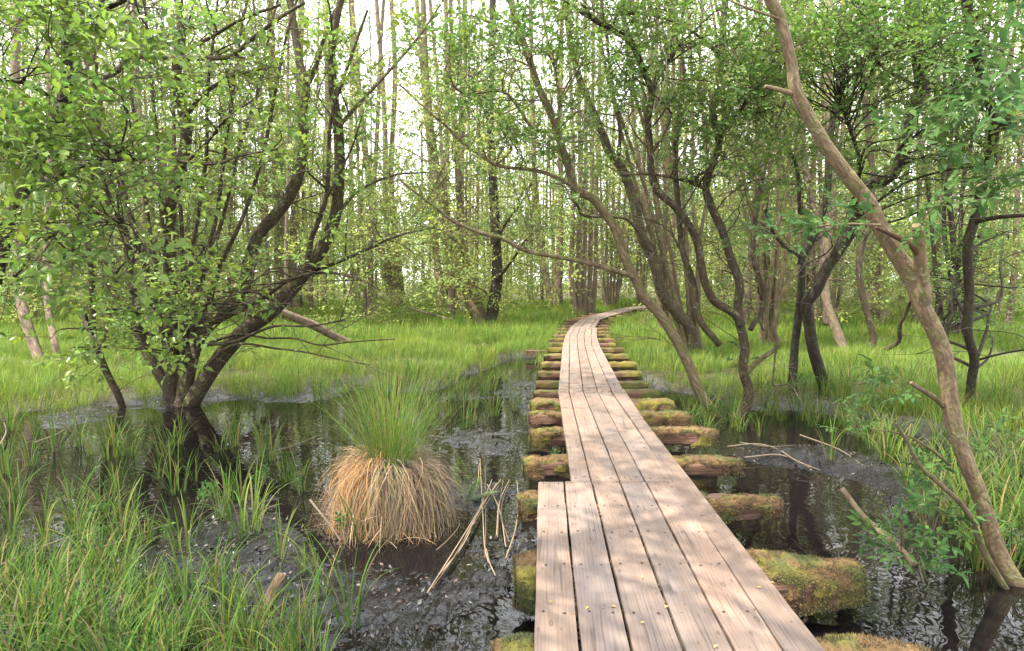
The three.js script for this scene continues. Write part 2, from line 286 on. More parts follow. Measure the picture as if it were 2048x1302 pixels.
// sleepers: [left end px, right end px, top row py, roundness of the right end, moss share]
const STOP = DECK - TH - 0.004;
const mossTuft = (() => { const b = new MB(); reseed(5); for (let i = 0; i < 16; i++) { const a = R(0, 6.28), r = R(0, 0.014); blade(b, r * Math.cos(a), -0.004, r * Math.sin(a), R(0, 6.28), R(0.1, 0.8), R(0.006, 0.015), 0.0022, 0.5, 2, jit([1, 1, 1], 0.25)); } return b.geo(); })();
const SL = [[985, 1890, 1335, 0.5, 0.5], [1030, 1748, 1150, 1, 0.8], [1038, 1567, 1005, 0.6, 0.55], [1046, 1490, 925, 0.55, 0.55], [1060, 1437, 864, 0.3, 0.7], [1057, 1380, 829, 0.15, 0.7], [1059, 1350, 804, 0.1, 0.6], [1067, 1318, 784, 0.1, 0.5], [1072, 1297, 766, 0.1, 0.55], [1075, 1285, 745, 0.1, 0.55], [1083, 1274, 726, 0.1, 0.7], [1087, 1258, 710, 0.1, 0.65], [1094, 1249, 697, 0.1, 0.5], [1097, 1232, 687, 0.1, 0.4], [1095, 1230, 678, 0.1, 0.6], [1102, 1220, 670, 0.1, 0.5], [1107, 1219, 663, 0.1, 0.4], [1111, 1218, 656.5, 0.1, 0.3], [1116, 1218, 650.5, 0.1, 0.2], [1120, 1222, 645, 0.1, 0.3], [1130, 1232, 640, 0.1, 0.3], [1140, 1240, 635.5, 0.1, 0.3], [1160, 1250, 631, 0.1, 0.3], [1178, 1256, 627, 0.1, 0.3], [1200, 1264, 623, 0.1, 0.3], [1222, 1276, 619.5, 0.1, 0.3]];
SL.forEach(([xl, xr, py, rnd1, moss], si) => {
  reseed(100 + si);
  const A = ground(xl, py, STOP), B = ground(xr, py, STOP), d = -A.z, len = B.x - A.x, big = rnd1 > 0.9, wid = big ? 0.36 : R(0.2, 0.26), hgt = big ? 0.22 : R(0.13, 0.19), nx = Math.round(clamp(len / (d < 4 ? 0.016 : d < 8 ? 0.03 : 0.1), 6, 150)), na = d < 5 ? 44 : d < 9 ? 28 : 12;
  const b = new MB(), mb = new MB(), tuftM = [], tuftC = [], o = new THREE.Object3D(), rows = [], mrows = [], ph = R(0, 60), tilt = R(-0.02, 0.02);
  const surf = (t, a) => {                   // cross section: a rounded, worn rectangle
    const e = big ? 0.6 : 0.42, ca = Math.cos(a), sa = Math.sin(a), cx = Math.sign(ca) * Math.abs(ca) ** e, sy = Math.sign(sa) * Math.abs(sa) ** e;
    const x = A.x + len * t, worn = 0.014 * fbm(x * 5 + ph, ca * 1.6, sa * 1.6, 4), grain = 0.006 * N3(x * 3, a * 9, ph);
    const er = smooth(0, rnd1 > 0.2 ? 0.32 * rnd1 : 0.05, 1 - t), el = smooth(0, 0.05, t); const taper = (0.35 + 0.65 * Math.sqrt(er)) * (0.75 + 0.25 * el);
    let wz = wid / 2 * (rnd1 > 0.2 ? taper : 0.9 + 0.1 * Math.min(er, el)) * (1 + 0.12 * N3(x * 1.7, ph, 3)), hy = hgt / 2 * (0.82 + 0.18 * Math.min(er, el));
    wz += (worn + grain) * 0.8; hy += worn + grain - 0.006;
    const yy = STOP - hgt / 2 + sy * hy + tilt * (t - 0.5) * 0.5;
    return [x, Math.min(yy, t > 0.18 && t < 0.6 && yy > STOP - 0.01 ? STOP - 0.001 : 9), A.z - wid * 0.42 + cx * wz];
  };
  const mossy = (t, a, p) => { const up = Math.sin(a), n = fbm(p[0] * 4 + ph, p[2] * 6, p[1] * 5, 3); return smooth(0.1, 0.24, moss - 0.53 + 0.8 * n + 0.22 * up + 0.22 * (1 - smooth(0, 0.12, t)) + 0.3 * smooth(0.75, 1, t)) * (t > 0.2 && t < 0.55 && up > 0.5 && 0 ? 0 : 1); };
  for (let i = 0; i <= nx; i++) {
    const t = i / nx, row = [], mr = [];
    for (let j = 0; j <= na; j++) {
      const a = j % na / na * 2 * Math.PI, p = surf(t, a); row.push(b.v(p[0] - WO.x, p[1], p[2] - WO.z, j / na * 0.9 + si * 0.13, p[0] / 4 + si * 0.37));
      const under = p[0] > 0, m = mossy(t, a, p), th = m > 0 ? 0.004 + 0.02 * m * (0.8 + 0.5 * N3(p[0] * 24, p[1] * 24, p[2] * 24) + 0.4 * N3(p[0] * 60, p[1] * 60, p[2] * 60)) : -0.012;
      const k = R(0.7, 1.3), yel = smooth(-0.3, 0.4, N3(p[0] * 4, p[2] * 6, p[1] * 6 + si)), br = smooth(-0.15, 0.25, fbm(p[0] * 6, p[2] * 8, p[1] * 8 + si, 3));
      const colr = [lerp(lerp(0.055, 0.12, yel), 0.105, br) * k, lerp(lerp(0.06, 0.10, yel), 0.06, br) * k, lerp(lerp(0.010, 0.013, yel), 0.02, br) * k];
      mr.push(mb.v(p[0] - WO.x, p[1] + Math.sin(a) * th - (m <= 0 ? 0 : 0), p[2] - WO.z + Math.cos(a) * th, p[0] * 3, a * 0.3, colr)); mr.m = mr.m ?? []; mr.m.push(m);
      if (m > 0.3 && d < 7 && j < na) { const cnt = d < 4 ? 3 : 4; for (let q = 0; q < cnt; q++) { const a2 = a + R(-0.12, 0.12), p2 = surf(clamp(t + R(-0.7, 0.7) / nx, 0, 1), a2); if (p2[1] > 0.05) { o.position.set(p2[0] - WO.x, p2[1] + Math.sin(a2) * 0.012, p2[2] - WO.z + Math.cos(a2) * 0.012); o.rotation.set(Math.cos(a2) * 1.0 + R(-0.4, 0.4), 0, R(-0.4, 0.4)); o.scale.setScalar(R(0.9, 1.9)); o.updateMatrix(); tuftM.push(o.matrix.clone()); { const q2 = R(0.55, 1.75); tuftC.push(lin(colr[0] * q2, colr[1] * q2, colr[2] * q2)); } } } }
    }
    rows.push(row); mrows.push(mr);
  }
  for (let i = 0; i < nx; i++) for (let j = 0; j < na; j++) { b.quad(rows[i][j], rows[i][j + 1], rows[i + 1][j + 1], rows[i + 1][j]); if (mrows[i].m[j] + mrows[i + 1].m[j + 1] + mrows[i].m[j + 1] + mrows[i + 1].m[j] > 0) mb.quad(mrows[i][j], mrows[i][j + 1], mrows[i + 1][j + 1], mrows[i + 1][j]); }
  for (const [bb, rr] of [[b, rows], [mb, mrows]]) for (const [row, f, t] of [[rr[0], 1, 0], [rr[nx], 0, 1]]) { if (bb === mb && !row.m.some((x) => x > 0)) continue; let cx = 0, cy = 0, cz = 0; for (let j = 0; j < na; j++) { cx += bb.p[row[j] * 3] / na; cy += bb.p[row[j] * 3 + 1] / na; cz += bb.p[row[j] * 3 + 2] / na; } const c = bb.v(cx + (f ? -0.012 : 0.02), cy, cz, 0.1, 0.1, [0.2, 0.18, 0.04]); for (let j = 0; j < na; j++) f ? bb.tri(c, row[j], row[j + 1]) : bb.tri(c, row[j + 1], row[j]); }
  const s = mesh('sleeper', b.geo(), M.sleeper, walk); mesh('moss', mb.geo(), M.moss, s).userData.kind = 'stuff';
  if (tuftM.length) instanced('moss', mossTuft, M.mossBlade, tuftM, s, tuftC);
});
{ // leaf scraps packed in the gaps between the near boards
  reseed(31); const far = [1075, 1128, 1184, 1240, 1292, 1349], near = [1065, 1161, 1264, 1370, 1469, 1569], b = new MB(); b.col = [1, 1, 1]; b.v(0, 0, 0); b.v(0.5, 0.15, 0.3); b.v(1, 0, 0); b.v(0.5, 0.05, -0.3); b.tri(0, 1, 2); b.tri(0, 2, 3); const ms = [], cs = [], o = new THREE.Object3D();
  for (let k = 1; k <= 5; k++) { const A = ground(far[k], 963, DECK), B = ground(near[k] + (near[k] - far[k]) * 0.38, 1432, DECK); for (let i = 0; i < 260; i++) { const t = rnd(), fill = N3(t * 9, k * 3.3, 5); if (fill < 0.0) continue; o.position.copy(A).lerp(B, t); o.position.x += R(-0.012, 0.012); o.position.y = DECK - R(0.012, 0.03); o.rotation.set(R(-1, 1), R(0, 6), R(-1, 1)); o.scale.setScalar(R(0.01, 0.026)); o.updateMatrix(); ms.push(o.matrix.clone()); const q = R(0.5, 1.5); cs.push(lin(0.13 * q, 0.07 * q, 0.04 * q)); } }
  for (let i = 0; i < 90; i++) { const k = R(0, 5), a = Math.floor(k), f = k - a, t = rnd(), A = ground(lerp(far[a], far[a + 1], f), 963, DECK), B = ground(lerp(near[a], near[a + 1], f), 1302, DECK); o.position.copy(A).lerp(B, t); o.position.y = DECK + 0.004; o.rotation.set(R(-0.2, 0.2), R(0, 6), R(-0.2, 0.2)); o.scale.setScalar(R(0.005, 0.014)); o.updateMatrix(); ms.push(o.matrix.clone()); cs.push(lin(0.12, 0.07, 0.04)); }
  tag(instanced('leaf_scraps', b.geo(), M.dryLitter, ms, scene, cs), 'brown leaf scraps packed into the gaps of the near boards', 'litter');
}

// ------------------------------------------------------------------ leaf sprays
function leaf(b, o, dir, up, len, w, col, fine) {
  const side = _n.crossVectors(dir, up).normalize().clone(), nn = _b.crossVectors(side, dir).normalize().clone(), f = (t, s, h) => b.v(o.x + dir.x * len * t + side.x * w * s + nn.x * h, o.y + dir.y * len * t + side.y * w * s + nn.y * h, o.z + dir.z * len * t + side.z * w * s + nn.z * h, s, t, col);
  const c = w * 0.22, dr = -len * R(0.02, 0.16);
  if (fine) { const a = f(0, 0, 0), l1 = f(0.3, -0.44, c), r1 = f(0.3, 0.44, c), m1 = f(0.33, 0, dr * 0.1), l2 = f(0.65, -0.42, c + dr * 0.5), r2 = f(0.65, 0.42, c + dr * 0.5), m2 = f(0.68, 0, dr * 0.5), t = f(1, 0, dr * 1.3); b.tri(a, m1, l1); b.tri(a, r1, m1); b.quad(l1, m1, m2, l2); b.quad(m1, r1, r2, m2); b.tri(l2, m2, t); b.tri(m2, r2, t); }
  else { const a = f(0, 0, 0), l = f(0.45, -0.5, c), r = f(0.45, 0.5, c), t = f(1, 0, dr); b.tri(a, r, l); b.tri(l, r, t); }
}
function makeSpray(sd, { L = 0.6, sub = 4, step = 0.04, ll = 0.065, lw = 0.036, col = [0.1, 0.17, 0.03], var_ = 0.25, fine = true, spread = 0.9, droop = 0.25, flat = 0.35 }) {   // grows along +y
  reseed(sd); const b = new MB(), tw = new MB(); let count = 0;
  const grow = (p, d, len, r, depth) => {
    const pts = [p.clone()], rad = [r], n = 5, q = p.clone(), dd = d.clone();
    for (let i = 1; i <= n; i++) { dd.x += R(-0.18, 0.18); dd.z += R(-0.18, 0.18); dd.y += R(-0.14, 0.14); dd.normalize(); q.addScaledVector(dd, len / n); pts.push(q.clone()); rad.push(r * (1 - 0.75 * i / n)); }
    tube(tw, pts, rad, 4, { cap: false });
    const cu = new THREE.CatmullRomCurve3(pts); let s = depth ? 0.12 * len : 0.3 * len, side = 1;
    while (s < len) { const t = s / len, c = cu.getPoint(t), tg = cu.getTangent(t), az = R(0, 6.28), out = V(Math.cos(az), R(-0.2, 0.2), Math.sin(az) * flat); out.addScaledVector(tg, -out.dot(tg)).normalize(); const ld = tg.clone().multiplyScalar(R(0.3, 0.8)).addScaledVector(out, 0.8).normalize(), up = V(R(-0.5, 0.5), R(-0.4, 0.4), R(0.4, 1)); const k = R(0.65, 1.15); leaf(b, c, ld, up, ll * k, lw * k, jit(col, var_), fine); count++; s += step * R(0.6, 1.4); }
    leaf(b, q, dd.clone(), V(0.1, 0.1, 1), ll, lw, jit(col, var_), fine);
    if (depth === 0) for (let i = 0; i < sub; i++) { const t = R(0.2, 0.9), c = cu.getPoint(t), tg = cu.getTangent(t), az = R(0, 6.28), out = V(Math.cos(az), 0, Math.sin(az) * flat * 1.6).normalize(); grow(c, tg.clone().multiplyScalar(0.7).addScaledVector(out, spread).normalize(), len * R(0.35, 0.6), r * 0.6, 1); }
  };
  grow(V(0, 0, 0), V(0, 1, 0), L, 0.0045 * L / 0.6, 0);
  return { leaf: b.geo(), twig: tw.geo(), count };
}
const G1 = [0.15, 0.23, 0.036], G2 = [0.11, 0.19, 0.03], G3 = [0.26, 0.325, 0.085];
const SPR = {
  willow: [1, 2, 3, 4].map((s) => makeSpray(s, { L: 0.6, ll: 0.098, lw: 0.052, step: 0.09, sub: 3, col: G1 })),
  dark: [11, 12, 13, 14].map((s) => makeSpray(s, { L: 0.6, ll: 0.062, lw: 0.033, step: 0.046, sub: 4, col: G2 })),
  big: [21, 22, 23].map((s) => makeSpray(s, { L: 0.34, ll: 0.098, lw: 0.042, step: 0.034, sub: 1, col: [0.06, 0.125, 0.03], var_: 0.25 })),
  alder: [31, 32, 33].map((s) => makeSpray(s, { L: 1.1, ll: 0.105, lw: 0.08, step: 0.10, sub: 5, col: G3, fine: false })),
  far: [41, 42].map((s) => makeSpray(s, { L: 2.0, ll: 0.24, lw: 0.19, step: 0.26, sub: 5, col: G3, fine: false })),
};
const UP = V(0, 1, 0);
function spraysInto(parent, list, kind, lmat, tint, twigs = true) {   // list of [pos, dir, scale]
  const vs = SPR[kind], per = vs.map(() => [[], []]), q = new THREE.Quaternion(), q2 = new THREE.Quaternion();
  for (const [p, d, s] of list) { const k = Math.floor(rnd() * vs.length), m = new THREE.Matrix4(); const yy = d.clone().normalize(), zz = V(R(-0.35, 0.35), 1, R(-0.35, 0.35)); if (Math.abs(yy.y) > 0.93) zz.set(R(-1, 1), 0.1, R(-1, 1)); zz.addScaledVector(yy, -zz.dot(yy)).normalize(); const xx = V().crossVectors(yy, zz); q.setFromRotationMatrix(new THREE.Matrix4().makeBasis(xx, yy, zz)); m.compose(p, q, V(s, s, s)); per[k][0].push(m); const w = R(0.75, 1.2), h = R(-0.14, 0.14); per[k][1].push(lin(w * (tint?.[0] ?? 1) * (1 + h), w * (tint?.[1] ?? 1), w * (tint?.[2] ?? 1) * (1 - h))); }
  per.forEach(([ms, cs], k) => { if (!ms.length) return; instanced('crown', vs[k].leaf, lmat, ms, parent, cs); if (twigs) instanced('twigs', vs[k].twig, M.twig, ms, parent); });
}

// ------------------------------------------------------------------ traced trees
function groundDepth(px, py) { let h = 0.05, p; for (let i = 0; i < 6; i++) { p = ground(px, py, h); h = height(p.x, p.z); } return -p.z; }
function limbPath(pts, k = 1) {              // pts [px, py, depth, width in photo pixels]; k stretches the depths so that the foot stands on the ground
  const P = pts.map(([x, y, d]) => at(x, y, d * k)), rr = pts.map(([, , d, w]) => w * d * k / FOCAL / 2);
  const g = height(P[0].x, P[0].z), over = P[0].y - g;
  if (over < 0.45) { if (over > -0.05) { P.unshift(V(P[0].x - (P[1].x - P[0].x) * 0.15, g - 0.12, P[0].z)); rr.unshift(rr[0] * 1.35); } else rr[0] *= 1.3; }
  const cu = new THREE.CatmullRomCurve3(P, false, 'centripetal'), L = cu.getLength(), n = Math.max(4, Math.min(90, Math.round(L / 0.07))), out = [], rad = [];
  for (let i = 0; i <= n; i++) { const t = i / n; out.push(cu.getPoint(t)); const s = t * (P.length - 1), k = Math.min(P.length - 2, Math.floor(s)); rad.push(lerp(rr[k], rr[k + 1], s - k)); }
  return { pts: out, rad, L };
}
let treeNo = 0; const FOL = 0.33;
function tracedTree({ name = 'willow_tree', label, category = 'tree', group, limbs, mat = M.willowBark, crown = [], kind = 'willow', tint, along = 0, alongScale = 1, lmat = M.leaf, base, twiggy = 6, sd, free, bareTwigs = 0, slim = 1 }) {
  reseed(1000 + (sd ?? treeNo++));
  const l0 = limbs[0].p ?? limbs[0], kd = free ? 1 : groundDepth(l0[0][0], l0[0][1]) / l0[0][2], paths = limbs.map((l) => limbPath(l.p ?? l, kd)); paths.forEach((p) => p.rad = p.rad.map((r) => r * slim));
  const basePt = base ?? paths[0].pts[0].clone();
  const t = thing(name, basePt, label, category, group);
  const sub = (p) => p.clone().sub(basePt), list = [], bb = new MB();
  paths.forEach((pa, i) => { const b = new MB(), l = limbs[i]; tube(b, pa.pts.map(sub), pa.rad, pa.rad[0] > 0.05 ? 14 : pa.rad[0] > 0.02 ? 9 : 6, { rough: 0.13, off: i * 3.7 + treeNo }); mesh(l.name ?? (i === 0 || pa.rad[0] > 0.035 ? 'trunk' : 'limb'), b.geo(), l.mat ?? mat, t); });
  const branch = (p0, p1, r, nSpray, sc, curve = 0.2) => {
    const L = p0.distanceTo(p1), m1 = p0.clone().lerp(p1, 0.35).add(V(R(-1, 1), R(-0.3, 1), R(-1, 1)).multiplyScalar(L * curve)), m2 = p0.clone().lerp(p1, 0.7).add(V(R(-1, 1), R(-0.3, 1), R(-1, 1)).multiplyScalar(L * curve * 0.8));
    const cu = new THREE.CatmullRomCurve3([p0, m1, m2, p1]), n = Math.max(5, Math.round(L / 0.14)), pts = cu.getPoints(n), rad = pts.map((_, i) => r * (1 - 0.8 * i / n));
    tube(bb, pts.map(sub), rad, 5, { cap: false, off: R(0, 5) });
    const ns2 = nSpray ? Math.max(1, Math.round(nSpray * FOL)) : 0; for (let i = 0; i < ns2; i++) { const u = R(0.35, 1), c = cu.getPoint(u), tg = cu.getTangent(u); const d = tg.multiplyScalar(0.7).add(V(R(-1, 1), R(-0.5, 0.9), R(-1, 1))).normalize(); list.push([sub(c), d, sc * R(0.75, 1.25)]); }
    return cu;
  };
  const stemPts = paths.flatMap((p, i) => limbs[i].bare ? [] : p.pts.map((q, j) => [q, p.rad[j]]));
  if (along) paths.forEach((pa, i) => { if (limbs[i].bare) return; const cnt = Math.round(pa.L * along * 0.7); for (let k = 0; k < cnt; k++) { const j = Math.floor(R(0.35, 1) * (pa.pts.length - 1)), p0 = pa.pts[j], tg = pa.pts[Math.min(j + 1, pa.pts.length - 1)].clone().sub(pa.pts[Math.max(0, j - 1)]).normalize(), d = V(R(-1, 1), R(-0.2, 0.9), R(-1, 1)).addScaledVector(tg, 0.5).normalize(), L = R(0.5, 1.5) * alongScale; branch(p0, p0.clone().addScaledVector(d, L), Math.min(pa.rad[j] * 0.5, 0.006 + 0.006 * L), twiggy, alongScale * 0.9); } });
  for (const c of crown) {                   // [px, py, depth, rx, ry, rz in metres, branches, sprays per branch, spray size]
    const [px, py, d, rx, ry, rz, nb, ns, sc = 1, world = 0] = c, C = world ? V(px, py, d) : at(px, py, d * kd);
    for (let k = 0; k < nb * 0.75; k++) {
      const e = V(gauss() * 0.9, gauss() * 0.9, gauss() * 0.9).clampLength(0, 1.1), p1 = V(C.x + e.x * rx, C.y + e.y * ry, C.z + e.z * rz);
      let best = null, bd = 1e9; for (let q = 0; q < 60; q++) { const s = stemPts[Math.floor(rnd() * stemPts.length)], dist = s[0].distanceTo(p1) + Math.max(0, s[0].y - p1.y) * 0.6 + R(0, 0.4); if (dist < bd) { bd = dist; best = s; } }
      const L = best[0].distanceTo(p1); branch(best[0], p1, Math.min(best[1] * 0.6, 0.008 + 0.007 * L), ns, sc);
    }
  }
  if (bareTwigs) { const tm = [[], [], [], []]; paths.forEach((pa, i) => { const cnt = Math.round(pa.L * bareTwigs); for (let k = 0; k < cnt; k++) { const j = Math.floor(R(0.2, 1) * (pa.pts.length - 1)), p0 = pa.pts[j], d = V(R(-1, 1), R(-0.3, 0.8), R(-1, 1)).normalize(), L = R(0.5, 1.7), cu = branch(p0, p0.clone().addScaledVector(d, L), 0.003 + 0.0022 * L, 0, 1, 0.12); for (let q = 0; q < 3; q++) { const u = R(0.25, 1), m = new THREE.Matrix4(), sc = R(0.8, 1.5); m.compose(sub(cu.getPoint(u)), new THREE.Quaternion().setFromUnitVectors(UP, d.clone().add(V(R(-1, 1), R(-0.6, 0.6), R(-1, 1))).normalize()), V(sc, sc, sc)); tm[q].push(m); } } }); tm.forEach((ms, k) => ms.length && instanced('twigs', SPR.dark[k].twig, M.twig, ms, t)); }
  if (bb.i.length) mesh('branches', bb.geo(), M.twig === mat ? mat : mat, t).userData.kind = 'stuff';
  if (list.length) spraysInto(t, list, kind, lmat, tint);
  return t;
}
const L_ = (d, ...p) => p;   // (reads better below)
// pts with one depth profile: d0 at the first point to d1 at the last, widths w0 to w1
const lim = (d0, d1, w0, w1, xy, o = {}) => ({ ...o, p: xy.map(([x, y], i) => { const t = i / (xy.length - 1); return [x, y, lerp(d0, d1, t), lerp(w0, w1, t)]; }) });

const archStems = (n, bx, by, d, t0, t1, w0, w1, bow) => { const out = []; for (let k = 0; k < n; k++) { const tx = lerp(t0, t1, (k + R(0.2, 0.8)) / n), x0 = bx + R(-14, 14), m = 7, pts = [], ph = R(0, 50), d1 = d + R(-0.8, 0.8); for (let i = 0; i <= m; i++) { const u = i / m, e = lerp(u, u * u * (3 - 2 * u), 0.3); pts.push([lerp(x0, tx, e ** bow) + 26 * N3(u * 3.2, ph, 1) * Math.min(1, u * 4), by - (by + 60) * u, lerp(d, d1, u), lerp(w0, w1, u) * R(0.9, 1.1)]); } out.push({ p: pts }); } return out; };
reseed(500);
/* left: many-stemmed willow */
tracedTree({ sd: 1, bareTwigs: 1.3, label: 'many-stemmed willow leaning out of the black pool at the left', mat: M.willowBark, kind: 'willow', along: 1.1, alongScale: 0.85,
  limbs: [
    lim(8.6, 8.0, 34, 13, [[380, 810], [429, 732], [484, 666], [539, 625], [588, 573], [615, 538], [646, 493], [670, 431], [679, 346], [676, 256], [669, 207], [664, 138], [665, 86], [690, -40]]),
    lim(8.6, 9.2, 32, 13, [[368, 800], [387, 694], [408, 659], [463, 607], [487, 573], [498, 531], [518, 469], [553, 428], [581, 390], [601, 332], [608, 270], [605, 221], [612, 173], [601, 131], [588, 52], [575, -40]]),
    lim(8.6, 8.2, 27, 15, [[338, 800], [346, 739], [342, 677], [340, 545], [338, 435], [342, 397], [363, 328], [372, 277], [370, 239], [361, 207], [353, 166], [355, 121], [363, 69], [358, 0], [352, -40]]),
    lim(8.6, 8.3, 22, 11, [[350, 800], [300, 715], [273, 649], [270, 607], [266, 566], [249, 469], [235, 431], [221, 408], [207, 373], [197, 332], [190, 250], [188, 145], [199, 35], [205, -30]]),
    lim(8.5, 8.0, 14, 10, [[246, 822], [238, 795], [214, 746], [197, 704], [188, 677], [183, 555], [175, 480], [185, 330], [200, 200]]),
    lim(8.2, 7.8, 12, 5, [[615, 528], [622, 480], [640, 435], [653, 390], [657, 330], [662, 240], [700, 120], [735, 20]]),
    lim(8.9, 8.6, 12, 5, [[612, 173], [632, 131], [650, 70], [690, -20]]),
    lim(8.2, 7.6, 13, 6, [[187, 166], [228, 145], [273, 114], [346, 116], [408, 116], [463, 112], [501, 80], [560, 35], [610, 5]]),
    lim(8.2, 7.2, 8, 5, [[346, 112], [415, 78], [484, 38], [560, 10]]),
    lim(8.6, 7.6, 9, 4, [[376, 226], [400, 195], [440, 165], [480, 148], [540, 135]]),
    lim(8.2, 7.4, 8, 3, [[197, 325], [277, 318], [346, 321], [429, 328], [484, 311], [560, 298]]),
    lim(8.6, 7.2, 10, 3, [[440, 640], [520, 600], [580, 560], [640, 545], [710, 555], [760, 580]]),
    lim(8.6, 7.6, 9, 3, [[612, 545], [660, 530], [730, 500], [800, 470], [870, 455]]),
    lim(8.6, 8.0, 7, 3, [[240, 425], [207, 390], [160, 430], [110, 480], [70, 520]]),
    lim(8.4, 7.4, 8, 3, [[408, 690], [470, 683], [518, 663], [553, 652], [620, 652], [690, 640]], { bare: 1 }),
    lim(8.4, 7.4, 6, 2, [[420, 685], [480, 668], [532, 676], [588, 677], [640, 690], [700, 684], [790, 678]], { bare: 1 }),
    lim(8.4, 7.0, 6, 2, [[400, 745], [467, 690], [553, 697], [608, 704], [674, 718], [740, 730]], { bare: 1 }),
    lim(8.0, 9.0, 8, 4, [[675, 256], [720, 205], [780, 140], [840, 70], [880, 10]]),
    lim(8.2, 9.0, 7, 3, [[668, 435], [720, 380], [790, 350], [860, 345]]), ...archStems(9, 352, 795, 8.6, 60, 660, 11, 4, 0.9),
    lim(8.2, 7.0, 8, 3, [[364, 330], [410, 290], [450, 240], [520, 190]]),
  ],
  crown: [[320, 350, 7.0, 2.0, 1.6, 1.0, 10, 9], [480, 420, 7.0, 1.3, 1.6, 0.9, 8, 8], [330, 640, 6.6, 1.0, 0.7, 0.6, 11, 8], [220, 520, 6.6, 1.3, 1.2, 0.8, 10, 9], [500, 90, 7.6, 2.0, 1.0, 1.0, 16, 8], [640, 250, 8.2, 1.2, 1.6, 1.0, 12, 7], [450, 200, 7.4, 1.2, 1.0, 1.0, 12, 8], [150, 660, 6.6, 0.9, 0.6, 0.6, 10, 8]] });
/* far left near tree */
tracedTree({ sd: 2, bareTwigs: 0.8, label: 'dark willow trunk behind dense leaves at the left edge of the pool', mat: M.darkBark, kind: 'willow', along: 1.0, tint: [0.95, 1, 1],
  limbs: [lim(6.4, 5.6, 26, 24, [[-90, 880], [-60, 740], [-15, 580], [18, 450], [69, 330], [115, 240], [135, 180], [138, 86], [130, 0], [125, -60]]), lim(5.8, 5.2, 14, 8, [[140, 60], [152, 52], [207, 21], [270, -10]]), lim(6, 5.2, 12, 6, [[65, 335], [104, 363], [124, 346], [207, 321], [277, 318]]), lim(5.8, 4.6, 9, 4, [[125, 210], [60, 170], [0, 160], [-60, 140]]), lim(6.2, 5.2, 9, 4, [[22, 560], [90, 480], [180, 440], [260, 450]])],
  crown: [[60, 90, 4.8, 0.9, 0.7, 0.6, 15, 11], [80, 240, 4.8, 0.8, 0.5, 0.6, 14, 11], [90, 440, 5.0, 0.8, 0.7, 0.6, 10, 10], [70, 600, 5.0, 0.8, 0.5, 0.5, 12, 9], [190, 300, 4.8, 0.5, 0.4, 0.5, 12, 9], [230, 60, 5.2, 0.7, 0.4, 0.6, 12, 9]] });
tracedTree({ sd: 3, label: 'slim reddish trunk leaning left at the far left meadow', mat: M.alderBark, kind: 'alder', lmat: M.farLeaf, along: 0.5,
  limbs: [lim(10.5, 12, 20, 14, [[84, 728], [52, 642], [35, 555], [40, 400], [30, 200], [38, -40]]), lim(10.5, 12, 12, 8, [[110, 690], [96, 620], [92, 500], [100, 300], [90, -20]])], crown: [] });

/* right of the boardwalk */
tracedTree({ slim: 0.85, sd: 4, bareTwigs: 1.3, label: 'olive willow arching over the boardwalk with a long low branch to the left', mat: M.oliveBark, kind: 'dark', along: 1.5, alongScale: 0.8,
  limbs: [
    lim(8.2, 8.4, 26, 14, [[1440, 845], [1431, 832], [1400, 787], [1379, 732], [1362, 697], [1324, 635], [1289, 594], [1269, 555], [1245, 504], [1234, 462], [1210, 428], [1189, 400], [1151, 377], [1141, 346], [1127, 304], [1113, 263], [1103, 228], [1082, 187], [1065, 138], [1047, 86], [1030, 35], [1015, -40]]),
    lim(8.2, 7.4, 13, 5, [[1268, 553], [1220, 538], [1169, 524], [1099, 511], [1048, 500], [1003, 476], [972, 469], [933, 455], [899, 438], [871, 414], [844, 395], [800, 360]]),
    lim(8.3, 7.6, 10, 4, [[1146, 373], [1099, 349], [1058, 339], [999, 332], [961, 311], [927, 287], [892, 252], [871, 235], [800, 170]]),
    lim(8.3, 8.8, 9, 5, [[1116, 268], [1118, 210], [1112, 150], [1095, 80], [1080, -20]]),
    lim(8.3, 7.6, 9, 4, [[1113, 263], [1068, 258], [1010, 185], [930, 188], [905, 170]]),
  ],
  crown: [[1010, 90, 7.8, 1.1, 0.8, 0.9, 22, 9], [1000, 250, 7.8, 1.0, 0.7, 0.9, 16, 8], [900, 200, 7.6, 0.5, 0.5, 0.7, 8, 7], [1130, 140, 8.0, 0.9, 1.0, 0.9, 16, 9], [1060, 360, 7.6, 0.7, 0.6, 0.7, 8, 7]] });
tracedTree({ slim: 0.85, sd: 5, bareTwigs: 1.2, label: 'leaning willow stem just behind the olive arching one', mat: M.willowBark, kind: 'dark', along: 1.6, alongScale: 0.9,
  limbs: [
    lim(10, 9.6, 30, 13, [[1388, 712], [1380, 660], [1350, 620], [1327, 590], [1307, 521], [1283, 469], [1269, 408], [1255, 363], [1238, 328], [1217, 301], [1203, 263], [1182, 214], [1160, 160], [1140, 80], [1130, -30]]),
    lim(9.8, 9, 8, 6, [[1300, 500], [1255, 440], [1210, 434], [1165, 430], [1155, 410]]),
    lim(9.6, 9.2, 10, 5, [[1235, 325], [1240, 260], [1225, 180], [1215, 90], [1200, -30]]),
  ], crown: [[1180, 60, 9.2, 1.2, 0.9, 1.0, 20, 9], [1250, 200, 9.2, 1.0, 0.8, 1.0, 18, 9], [1180, 300, 9, 0.8, 0.7, 0.8, 12, 8]] });
